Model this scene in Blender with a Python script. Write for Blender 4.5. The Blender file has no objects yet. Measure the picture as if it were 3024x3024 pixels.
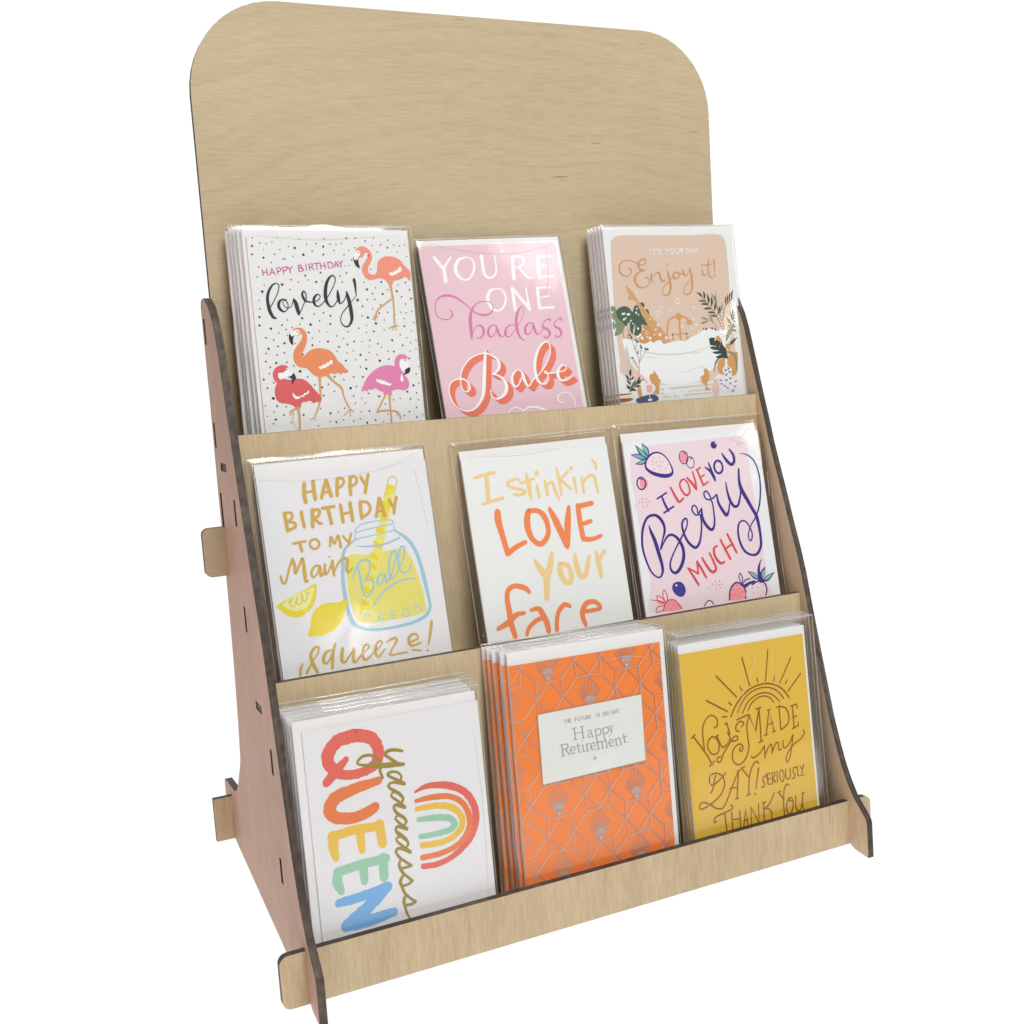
import bpy, bmesh, math, random
from mathutils import Vector, Matrix, noise
from mathutils.geometry import tessellate_polygon

# ------------------------------------------------------------------ camera, world, light
SC = bpy.context.scene
cam_d = bpy.data.cameras.new("camera"); cam = bpy.data.objects.new("camera", cam_d)
SC.collection.objects.link(cam); SC.camera = cam
cam_d.sensor_width = 36.0; cam_d.lens = 39.46
cam_d.shift_x = 0.00357; cam_d.shift_y = 0.00696
cam_d.clip_start = 0.02; cam_d.clip_end = 60
right = Vector((0.90337, -0.42889, 0.0)); up = Vector((0.11141, 0.23477, 0.96564)); back = Vector((-0.41414, -0.87233, 0.25987))
cm = Matrix((right, up, back)).transposed().to_4x4(); cm.translation = Vector((-0.37472, -0.64352, 0.49046))
cam.matrix_world = cm
SC.render.resolution_x = 1024; SC.render.resolution_y = 1024
SC.view_settings.view_transform = 'Standard'; SC.view_settings.look = 'None'
SC.view_settings.exposure = 0.0; SC.view_settings.gamma = 1.0
SC.cycles.max_bounces = 12; SC.cycles.transparent_max_bounces = 64
SC.cycles.glossy_bounces = 6; SC.cycles.diffuse_bounces = 4
SC.cycles.use_denoising = True

world = bpy.data.worlds.new("World"); SC.world = world; world.use_nodes = True
wb = world.node_tree.nodes["Background"]
wb.inputs[0].default_value = (1.0, 0.97, 0.94, 1); wb.inputs[1].default_value = 0.20

def area(name, loc, target, size, power, col, size_y=None):
    d = bpy.data.lights.new(name, 'AREA'); d.energy = power; d.color = col; d.size = size
    if size_y: d.shape = 'RECTANGLE'; d.size_y = size_y
    o = bpy.data.objects.new(name, d); SC.collection.objects.link(o); o.location = loc
    o.rotation_euler = (Vector(target) - Vector(loc)).to_track_quat('-Z', 'Y').to_euler()
    return o
area("ceiling_panel_light", (0.15, -1.4, 2.5), (0.0, 0.1, 0.3), 1.25, 66, (1.0, 0.985, 0.945))
area("ceiling_panel_light", (1.85, -2.5, 2.62), (0.0, 0.1, 0.3), 0.34, 2.6, (1.0, 0.985, 0.94))
area("ceiling_spot_light", (1.8, -6.55, 2.05), (0, 0.1, 0.3), 0.2, 2.2, (1.0, 0.95, 0.86))
area("ceiling_spot_light", (4.75, -5.2, 2.6), (0.1, 0.1, 0.3), 0.24, 2.4, (1.0, 0.9, 0.75))
area("added_pink_fill_light", (-2.2, -0.6, 0.6), (-0.2, 0.1, 0.25), 1.2, 13, (1.0, 0.62, 0.56))  # added lamp, stands in for reddish bounce light from the left

# ------------------------------------------------------------------ helpers
COL = SC.collection
TH = math.atan(33 / 219.0)
# panel frame (mm, x right, y back, z up along the leaning panels) -> world metres: the stand leans back 8.6 degrees
TILT = Matrix.Translation((0, 0, 0.217)) @ Matrix.Rotation(-TH, 4, 'X')
MM = 0.001

def nt(name):
    m = bpy.data.materials.new(name); m.use_nodes = True
    t = m.node_tree; b = t.nodes["Principled BSDF"]; return m, t, b

def flat(name, col, rough=0.55, noise_amt=0.04, scale=900, metal=0.0, spec=0.3, bump=0.0):
    m, t, b = nt(name)
    tc = t.nodes.new("ShaderNodeTexCoord"); n = t.nodes.new("ShaderNodeTexNoise")
    n.inputs["Scale"].default_value = scale; n.inputs["Detail"].default_value = 3
    t.links.new(tc.outputs["Object"], n.inputs["Vector"])
    mx = t.nodes.new("ShaderNodeMix"); mx.data_type = 'RGBA'
    mx.inputs[6].default_value = tuple(c * (1 - noise_amt) for c in col) + (1,)
    mx.inputs[7].default_value = tuple(min(1, c * (1 + noise_amt)) for c in col) + (1,)
    t.links.new(n.outputs["Fac"], mx.inputs[0]); t.links.new(mx.outputs[2], b.inputs["Base Color"])
    b.inputs["Roughness"].default_value = rough; b.inputs["Metallic"].default_value = metal
    b.inputs["Specular IOR Level"].default_value = spec
    if bump:
        bp = t.nodes.new("ShaderNodeBump"); bp.inputs["Strength"].default_value = bump; bp.inputs["Distance"].default_value = 0.0003
        t.links.new(n.outputs["Fac"], bp.inputs["Height"]); t.links.new(bp.outputs[0], b.inputs["Normal"])
    return m

def srgb(r, g, b):
    f = lambda c: (c / 255 / 12.92) if c / 255 <= 0.04045 else ((c / 255 + 0.055) / 1.055) ** 2.4
    return (f(r), f(g), f(b))

def wood(name, base, dark, grain='z', arcs=0.0, seed=0.0, pores=0.35):
    """pale birch veneer: fine streaks along the grain, broad soft figure, a few small dark pores"""
    m, t, b = nt(name); N = t.nodes; L = t.links
    tc = N.new("ShaderNodeTexCoord"); mp = N.new("ShaderNodeMapping")
    mp.inputs["Location"].default_value = (seed, seed * 0.7, seed * 1.3)
    L.new(tc.outputs["Object"], mp.inputs["Vector"])
    def stretched(sx, sy, sz, scale, detail, rough=0.6, dist=0.0):
        q = N.new("ShaderNodeMapping"); q.inputs["Scale"].default_value = (sx, sy, sz)
        L.new(mp.outputs[0], q.inputs["Vector"])
        n = N.new("ShaderNodeTexNoise"); n.inputs["Scale"].default_value = scale; n.inputs["Detail"].default_value = detail
        n.inputs["Roughness"].default_value = rough; n.inputs["Distortion"].default_value = dist
        L.new(q.outputs[0], n.inputs["Vector"]); return n
    if grain == 'z': fine = stretched(1, 1, 0.11, 560, 4, 0.7); mid = stretched(1, 1, 0.12, 60, 5, 0.65, 0.4); pore = stretched(1, 1, 0.05, 420, 1)
    else: fine = stretched(0.09, 1, 1, 620, 4, 0.7); mid = stretched(0.16, 1, 1, 30, 6, 0.7, 0.3); pore = stretched(0.07, 1, 1, 330, 1)
    cloud = stretched(1, 1, 1, 6, 3, 0.5)
    def ramp(src, a, bb, ca=0.0, cb=1.0):
        r = N.new("ShaderNodeMapRange"); r.inputs[1].default_value = a; r.inputs[2].default_value = bb
        r.inputs[3].default_value = ca; r.inputs[4].default_value = cb; L.new(src, r.inputs[0]); return r.outputs[0]
    def add(x, y, op='ADD'):
        a = N.new("ShaderNodeMath"); a.operation = op
        for i, v in enumerate((x, y)):
            if isinstance(v, (int, float)): a.inputs[i].default_value = v
            else: L.new(v, a.inputs[i])
        return a.outputs[0]
    f = add(ramp(fine.outputs["Fac"], 0.35, 0.65, 0, 0.45 if grain == 'z' else 0.45), ramp(mid.outputs["Fac"], 0.3, 0.7, 0, 0.34 if grain == 'z' else 0.14))
    f = add(f, ramp(cloud.outputs["Fac"], 0.3, 0.7, 0, 0.30))
    if arcs:
        # cathedral figure: stretched rings round a centre low on the right of the board
        q = N.new("ShaderNodeMapping"); q.inputs["Location"].default_value = (-0.105 * 0.5, 0, 0.13)
        q.inputs["Scale"].default_value = (0.5, 1, 1.0)
        L.new(tc.outputs["Object"], q.inputs["Vector"])
        nz = stretched(1, 1, 1, 5.5, 3, 0.5)
        vm = N.new("ShaderNodeVectorMath"); vm.operation = 'SCALE'; vm.inputs[3].default_value = 0.05
        L.new(nz.outputs["Color"], vm.inputs[0])
        va = N.new("ShaderNodeVectorMath"); va.operation = 'ADD'; L.new(q.outputs[0], va.inputs[0]); L.new(vm.outputs[0], va.inputs[1])
        sp = N.new("ShaderNodeSeparateXYZ"); L.new(va.outputs[0], sp.inputs[0])
        rr = add(add(sp.outputs[0], sp.outputs[0], 'MULTIPLY'), add(sp.outputs[2], sp.outputs[2], 'MULTIPLY'))
        r = add(rr, 0.5, 'POWER')
        n1 = N.new("ShaderNodeTexNoise"); n1.noise_dimensions = '1D'; n1.inputs["Scale"].default_value = 120; n1.inputs["Detail"].default_value = 4
        n1.inputs["Roughness"].default_value = 0.6
        L.new(r, n1.inputs["W"])
        f = add(f, ramp(n1.outputs["Fac"], 0.44, 0.68, 0, arcs))
    mx = N.new("ShaderNodeMix"); mx.data_type = 'RGBA'
    mx.inputs[6].default_value = base + (1,); mx.inputs[7].default_value = dark + (1,)
    L.new(f, mx.inputs[0])
    pm = N.new("ShaderNodeMix"); pm.data_type = 'RGBA'; pm.inputs[7].default_value = tuple(c * 0.35 for c in dark) + (1,)
    L.new(mx.outputs[2], pm.inputs[6]); L.new(ramp(pore.outputs["Fac"], 0.765, 0.79, 0, pores), pm.inputs[0])
    L.new(pm.outputs[2], b.inputs["Base Color"])
    b.inputs["Roughness"].default_value = 0.58; b.inputs["Specular IOR Level"].default_value = 0.25
    bp = N.new("ShaderNodeBump"); bp.inputs["Strength"].default_value = 0.25; bp.inputs["Distance"].default_value = 0.0002
    L.new(fine.outputs["Fac"], bp.inputs["Height"]); L.new(bp.outputs[0], b.inputs["Normal"])
    return m

def burnt(name, layers=False, col=(0.044, 0.030, 0.023), pale=(0.105, 0.085, 0.068)):
    """laser-cut plywood edge: charred brown with scuffed lighter patches"""
    m, t, b = nt(name); N = t.nodes; L = t.links
    tc = N.new("ShaderNodeTexCoord")
    n = N.new("ShaderNodeTexNoise"); n.inputs["Scale"].default_value = 160; n.inputs["Detail"].default_value = 6
    L.new(tc.outputs["Object"], n.inputs["Vector"])
    n2 = N.new("ShaderNodeTexNoise"); n2.inputs["Scale"].default_value = 7; n2.inputs["Detail"].default_value = 2
    L.new(tc.outputs["Object"], n2.inputs["Vector"])
    mu = N.new("ShaderNodeMath"); mu.operation = 'MULTIPLY'; L.new(n.outputs["Fac"], mu.inputs[0]); L.new(n2.outputs["Fac"], mu.inputs[1])
    r = N.new("ShaderNodeMapRange"); r.inputs[1].default_value = 0.2; r.inputs[2].default_value = 0.42; L.new(mu.outputs[0], r.inputs[0])
    mx = N.new("ShaderNodeMix"); mx.data_type = 'RGBA'; mx.inputs[6].default_value = col + (1,); mx.inputs[7].default_value = pale + (1,)
    fac = r.outputs[0]
    if layers:                                   # the plies of the board show as thin bands along the cut
        q = N.new("ShaderNodeMapping"); q.inputs["Scale"].default_value = (1, 0.01, 0.01); L.new(tc.outputs["Object"], q.inputs["Vector"])
        n3 = N.new("ShaderNodeTexNoise"); n3.inputs["Scale"].default_value = 520; n3.inputs["Detail"].default_value = 1; L.new(q.outputs[0], n3.inputs["Vector"])
        r3 = N.new("ShaderNodeMapRange"); r3.inputs[1].default_value = 0.5; r3.inputs[2].default_value = 0.66; r3.inputs[4].default_value = 0.45; L.new(n3.outputs["Fac"], r3.inputs[0])
        ad = N.new("ShaderNodeMath"); ad.use_clamp = True; L.new(r.outputs[0], ad.inputs[0]); L.new(r3.outputs[0], ad.inputs[1]); fac = ad.outputs[0]
    L.new(fac, mx.inputs[0]); L.new(mx.outputs[2], b.inputs["Base Color"])
    b.inputs["Roughness"].default_value = 0.6; b.inputs["Specular IOR Level"].default_value = 0.4
    return m

def film(name, gloss=0.16, wrinkle=0.5, scale=38, tint=(1, 1, 1), milk=0.0, cap=0.15):
    """clear cellophane: mostly see-through, with mirror glints broken up by wrinkles"""
    m = bpy.data.materials.new(name); m.use_nodes = True; t = m.node_tree; N = t.nodes; L = t.links
    for n in list(N):
        if n.type != 'OUTPUT_MATERIAL': N.remove(n)
    out = [n for n in N if n.type == 'OUTPUT_MATERIAL'][0]
    tr = N.new("ShaderNodeBsdfTransparent"); tr.inputs[0].default_value = tint + (1,)
    gl = N.new("ShaderNodeBsdfGlossy"); gl.inputs["Roughness"].default_value = 0.09
    lw = N.new("ShaderNodeFresnel"); lw.inputs["IOR"].default_value = 1.42
    mr = N.new("ShaderNodeMath"); mr.operation = 'MULTIPLY_ADD'; mr.inputs[1].default_value = 1.3; mr.inputs[2].default_value = gloss * 0.1
    L.new(lw.outputs[0], mr.inputs[0])
    cl = N.new("ShaderNodeMath"); cl.operation = 'MINIMUM'; cl.inputs[1].default_value = cap; L.new(mr.outputs[0], cl.inputs[0])
    mix = N.new("ShaderNodeMixShader"); L.new(cl.outputs[0], mix.inputs[0]); L.new(tr.outputs[0], mix.inputs[1]); L.new(gl.outputs[0], mix.inputs[2])
    tc = N.new("ShaderNodeTexCoord"); n = N.new("ShaderNodeTexNoise"); n.inputs["Scale"].default_value = scale; n.inputs["Detail"].default_value = 1.5
    n.inputs["Roughness"].default_value = 0.5; n.inputs["Distortion"].default_value = 0.8
    L.new(tc.outputs["Object"], n.inputs["Vector"])
    bp = N.new("ShaderNodeBump"); bp.inputs["Strength"].default_value = wrinkle; bp.inputs["Distance"].default_value = 0.0005
    L.new(n.outputs["Fac"], bp.inputs["Height"]); L.new(bp.outputs[0], gl.inputs["Normal"])
    if milk:
        df = N.new("ShaderNodeBsdfDiffuse"); df.inputs[0].default_value = (.9, .9, .9, 1)
        m2 = N.new("ShaderNodeMixShader"); m2.inputs[0].default_value = milk; L.new(mix.outputs[0], m2.inputs[1]); L.new(df.outputs[0], m2.inputs[2]); mix = m2
    L.new(mix.outputs[0], out.inputs[0])
    return m

def mesh_obj(name, me, parent=None, mats=()):
    o = bpy.data.objects.new(name, me); COL.objects.link(o)
    for m in mats: me.materials.append(m)
    if parent: o.parent = parent
    return o

def rounded(pts):
    """outline with rounded corners: each point (u, v) or (u, v, radius)"""
    out = []; n = len(pts)
    for i in range(n):
        p = pts[i]; r = p[2] if len(p) > 2 else 0
        P = Vector(p[:2])
        if r <= 0: out.append(P); continue
        A = Vector(pts[i - 1][:2]) - P; B = Vector(pts[(i + 1) % n][:2]) - P
        a, b = A.normalized(), B.normalized(); ang = a.angle(b)
        d = min(r / math.tan(ang / 2), A.length * 0.49, B.length * 0.49); rr = d * math.tan(ang / 2)
        c = P + (a + b).normalized() * (rr / math.sin(ang / 2))
        s = P + a * d - c; e = P + b * d - c
        a0 = math.atan2(s.y, s.x); a1 = math.atan2(e.y, e.x); da = (a1 - a0 + math.pi) % (2 * math.pi) - math.pi
        k = max(3, int(abs(da) / 0.13))
        for j in range(k + 1):
            t_ = a0 + da * j / k; out.append(c + Vector((math.cos(t_), math.sin(t_))) * rr)
    return out

def plate(name, outline, fmap, thick, mats, parent, holes=(), label=None):
    """flat board cut from an outline; fmap(u, v, w) -> millimetres; faces slot 0, cut edges slot 1"""
    loops = [[Vector((p[0], p[1], 0)) for p in outline]] + [[Vector((p[0], p[1], 0)) for p in h] for h in holes]
    tris = tessellate_polygon(loops)
    flatp = [p for l in loops for p in l]; n = len(flatp)
    vs = [Vector(fmap(p.x, p.y, 0)) * MM for p in flatp] + [Vector(fmap(p.x, p.y, thick)) * MM for p in flatp]
    fs = []; mi = []
    for a, b, c in tris: fs.append((a, b, c)); mi.append(0); fs.append((c + n, b + n, a + n)); mi.append(0)
    k = 0
    for l in loops:
        m = len(l)
        for i in range(m):
            a, b = k + i, k + (i + 1) % m
            fs.append((b, a, a + n, b + n)); mi.append(1)
        k += m
    me = bpy.data.meshes.new(name); me.from_pydata(vs, [], fs); me.validate()
    for p, q in zip(me.polygons, mi): p.material_index = q
    bm = bmesh.new(); bm.from_mesh(me); bmesh.ops.recalc_face_normals(bm, faces=bm.faces); bm.to_mesh(me); bm.free()
    o = mesh_obj(name, me, parent, mats)
    if label: o["label"] = label
    return o
# ------------------------------------------------------------------ backdrop: added luminous white sweep the stand rests on, made up for shadowless white
bd, t, b = nt("added luminous white sweep")
b.inputs["Base Color"].default_value = (0.05, 0.05, 0.05, 1); b.inputs["Roughness"].default_value = 1.0
b.inputs["Specular IOR Level"].default_value = 0.0
b.inputs["Emission Color"].default_value = (1, 1, 1, 1); b.inputs["Emission Strength"].default_value = 1.02
prof = [(-1.3, 0.0), (1.0, 0.0)] + [(1.0 + 0.5 * math.sin(a), 0.5 - 0.5 * math.cos(a)) for a in [i * math.pi / 24 for i in range(1, 13)]] + [(1.5, 3.2)]
vs = []; fs = []
for x in (-0.85, 3.4):
    for y, z in prof: vs.append((x, y, z))
n = len(prof)
for i in range(n - 1): fs.append((i, i + n, i + n + 1, i + 1))
me = bpy.data.meshes.new("backdrop"); me.from_pydata(vs, [], fs)
sweep = mesh_obj("backdrop", me, None, [bd]); sweep["kind"] = "structure"

# ------------------------------------------------------------------ the stand
BASE = (0.635, 0.512, 0.342); DARK = (0.42, 0.315, 0.19)
w_back = wood("birch veneer, back board", (0.535, 0.455, 0.303), (0.39, 0.31, 0.195), 'x', arcs=0.15, seed=0.0, pores=0.6)
w_front = wood("birch veneer, upright grain", BASE, DARK, 'z', seed=1.7)
w_strip = wood("birch veneer, riser", (0.62, 0.51, 0.335), (0.44, 0.34, 0.205), 'z', seed=4.1)
w_pink_shade = wood("pinkish birch veneer, left side", (0.64, 0.46, 0.365), (0.41, 0.275, 0.205), 'z', seed=8.3, pores=0.3)  # pinker, darker light on the left side is painted into this wood colour
w_side = wood("birch veneer, side", (0.68, 0.575, 0.41), (0.48, 0.37, 0.235), 'z', seed=8.3, pores=0.2)
w_edge = burnt("charred plywood edge")
w_ply = burnt("charred plywood edge with plies", True)
stand = bpy.data.objects.new("card_display_stand", None); COL.objects.link(stand); stand.matrix_world = TILT
stand["label"] = "three-tier birch plywood counter stand holding greeting cards, with rounded blank header board"
stand["category"] = "display stand"
T = 5.5
side = [(146, 236, 4), (143, 240.5, 3), (134, 241.5, 6), (119, 234), (110.5, 224), (105, 213.5), (100.5, 201), (96.5, 186), (92.5, 171), (89, 157), (85, 142), (80, 124),
        (75.5, 106), (70, 88), (63, 66), (56, 42), (49, 20), (43.5, 0), (39, -22), (34, -45), (29, -68), (23.5, -92), (18, -116), (12, -136), (6.5, -152), (0.5, -165),
        (-6, -176, 10), (-20.5, -191.5, 9), (-20.5, -222.4), (-5, -220.2, 6), (0, -217.2),
        (60, -210.2), (110, -202.7), (165, -194.4), (246, -182.2), (245.5, -141.5, 5), (193, -139.5, 30), (164, -104, 25), (158, -70), (153, -30), (149.5, 20), (148, 60), (148, 110), (146, 170)]
outl = rounded(side)
def rect(y0, y1, z0, z1): return [(y0, z0), (y1, z0), (y1, z1), (y0, z1)]
holes = [rect(136, 141.8, 209.5, 227.5), rect(136, 141.8, 136.5, 154.3), rect(108.7, 128.3, 120.3, 126.1), rect(136, 141.8, 44, 104),
         rect(89, 94.8, 84, 102.2), rect(89, 94.8, 10.2, 28.2), rect(66, 84, -42.3, -36.6), rect(46, 51.8, -79.5, -61.8), rect(48.5, 54.3, -156.8, -138.6),
         rect(217, 222.5, -184, -160)]
KR = 0.0246
def xr(z): return 220 - KR * (z + 180)
plate("side_panel", outl, lambda u, v, w: (-220 - w, u, v), T, [w_pink_shade, w_ply], stand, holes, "left side panel with pink shade painted in, slots and dark cut edge")
plate("side_panel", outl, lambda u, v, w: (xr(v) + w, u, v), T, [w_side, w_ply], stand, holes, "right side panel, its inner face showing")

def board(name, y, zt, zb, label, tabs, mats, lx=-219.9, thick=T):
    """upright cross board between the sides, with tabs that reach into the slots (zlo, zhi)"""
    L = [(lx, zb)]; 
    pts = [(xr(zb) - .1, zb)]
    tb = sorted(tabs)
    rgt = [(xr(zb) - .1, zb)]
    for lo, hi in tb: rgt += [(xr(lo) - .1, lo + .3), (xr(lo) + 4.9, lo + .3), (xr(hi) + 4.9, hi - .3), (xr(hi) - .1, hi - .3)]
    rgt += [(xr(zt) - .1, zt)]
    lft = [(lx, zt)]
    for lo, hi in reversed(tb): lft += [(lx, hi - .3), (lx - 5.0, hi - .3), (lx - 5.0, lo + .3), (lx, lo + .3)]
    lft += [(lx, zb)]
    return plate(name, rgt + lft, lambda u, v, w: (u, y + w, v), thick, mats, stand, (), label)
board("riser_panel", 89.1, 145.8, -42.2, "top riser behind the middle row of cards", [(84, 102.2), (10.2, 28.2)], [w_strip, w_edge])
board("riser_panel", 46.1, -17.2, -205.4, "lower riser behind the bottom row of cards", [(-79.5, -61.8)], [w_strip, w_edge])
# front lip with rounded wings outside both sides
lip = rounded([(-243, -217.6, 6), (-230, -217.6), (243, -217.6, 6), (243, -181.6, 6), (-243, -181.6, 6)])
plate("front_lip", lip, lambda u, v, w: (u, w, v), T, [w_front, w_edge], stand, (), "front lip board with rounded ends outside the side panels")
# back board: tall header with large rounded top corners, tabs and wings that hook through the sides
hdr = [(xr(40) - .1, 40), (xr(44) - .1, 44.2), (241, 44.2, 5), (241, 79.6, 5), (xr(79) - .1, 79.6), (xr(136) - .1, 136.8), (xr(136) + 4.9, 136.8), (xr(154) + 4.9, 154), (xr(154) - .1, 154),
       (xr(209) - .1, 209.8), (xr(209) + 4.9, 209.8), (xr(227) + 4.9, 227), (xr(227) - .1, 227), (209, 300), (209, 445.4, 63), (-219.9, 445.4, 66), (-219.9, 227),
       (-225, 227), (-225, 209.8), (-219.9, 209.8), (-219.9, 154), (-225, 154), (-225, 136.8), (-219.9, 136.8), (-219.9, 79.6), (-241.8, 79.6, 5), (-241.8, 44.2, 5), (-219.9, 44.2), (-219.9, 40)]
o = plate("header_board", rounded(hdr), lambda u, v, w: (u, w, v - 290), T, [w_back, w_edge], stand, (), "tall blank back board with rounded top corners")
o.location = (0, 136.1 * MM, 290 * MM)
rb = rounded([(-240.5, -184), (240, -184), (240, -148.5), (-240.5, -148.5)])
plate("rear_brace", rb, lambda u, v, w: (u, 217.3 + w, v), 5.2, [w_front, w_edge], stand, (), "rear brace board whose end sticks out at the back left")
# shelves carrying the cards (horizontal, tabs end in the sides)
def shelf(y0, y1, z, t0, t1, label, tabs=True):
    R = xr(z) - .1
    if tabs: pts = [(-219.9, y0), (R, y0), (R, t0 + .3), (R + 5, t0 + .3), (R + 5, t1 - .3), (R, t1 - .3), (R, y1), (-219.9, y1), (-219.9, t1 - .3), (-224.9, t1 - .3), (-224.9, t0 + .3), (-219.9, t0 + .3)]
    else: pts = [(-219.9, y0), (R, y0), (R, y1), (-219.9, y1)]
    plate("shelf", pts, lambda u, v, w: (u, v, z - 5.4 + w), 5.4, [w_strip, w_edge], stand, (), label)
shelf(94.8, 135.9, 125.9, 108.7, 128.3, "shelf under the top row")
shelf(51.8, 88.9, -36.8, 66, 84, "shelf under the middle row")
shelf(5.7, 45.9, -200, 0, 0, "shelf under the bottom row", False)

# ------------------------------------------------------------------ printed colours
INK = dict(ink=(48, 44, 52), salmon=(232, 148, 128), white=(240, 242, 242), leg=(205, 162, 102), orange=(226, 142, 96), red=(216, 96, 100), navy=(48, 52, 82), pink=(220, 132, 176),
           magenta=(196, 84, 148), orchid=(210, 122, 166), coral=(228, 122, 96), peach=(216, 194, 178), paper=(226, 230, 230), stone=(200, 196, 186), sage=(128, 144, 112), leaf=(74, 98, 80),
           brown=(140, 96, 76), palebrown=(214, 184, 164), skin=(206, 160, 112), skindark=(200, 150, 98), gold=(206, 156, 94), tub=(232, 236, 238), palepink=(226, 196, 184), leafdark=(56, 70, 58),
           frond=(78, 80, 64), speck=(228, 229, 236), sagedark=(92, 112, 88), cream=(232, 222, 200), slate=(78, 88, 114), palered=(226, 178, 172), bronze=(202, 152, 96), lemonwash=(224, 217, 118),
           lemonpale=(228, 222, 118), lemon=(226, 210, 54), straw=(212, 190, 92), jarblue=(156, 196, 214), jarpale=(178, 206, 196), flesh=(230, 230, 156), squig=(206, 198, 110), golddark=(202, 168, 84),
           cream2=(234, 206, 150), orangeink=(236, 138, 84), blush=(232, 214, 222), indigo=(62, 42, 134), indigo2=(66, 58, 152), teal=(124, 196, 168), sky=(120, 184, 210), blush2=(236, 220, 226),
           seed=(176, 96, 104), rose=(244, 152, 164), rose2=(242, 156, 164), red2=(216, 78, 84), qred=(222, 110, 96), qorange=(226, 130, 80), qyellow=(230, 192, 86), qgreen=(156, 202, 176),
           qblue=(120, 178, 230), olive=(158, 138, 66), plate=(225, 228, 225), silver=(186, 150, 136), silverdark=(186, 180, 182), painted_tilehi=(248, 172, 116), greytext=(158, 160, 157), brownink=(150, 94, 26), tile=(240, 133, 62))
INKM = {}
def ink(c):
    if c not in INKM:
        INKM[c] = flat("print, " + c, srgb(*INK[c]), 0.5, 0.03)
    return INKM[c]

def smooth(pts, closed=False, sub=5):
    n = len(pts)
    if n < 3: return pts
    out = []
    rng = range(n) if closed else range(n - 1)
    for i in rng:
        g = (lambda k: pts[k % n]) if closed else (lambda k: pts[min(max(k, 0), n - 1)])
        p0, p1, p2, p3 = g(i - 1), g(i), g(i + 1), g(i + 2)
        for j in range(sub):
            t_ = j / sub; t2 = t_ * t_; t3 = t2 * t_
            out.append(tuple(0.5 * (2 * b_ + (c_ - a_) * t_ + (2 * a_ - 5 * b_ + 4 * c_ - d_) * t2 + (3 * b_ - a_ - 3 * c_ + d_) * t3) for a_, b_, c_, d_ in zip(p0, p1, p2, p3)))
    if not closed: out.append(pts[-1])
    return out

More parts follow.
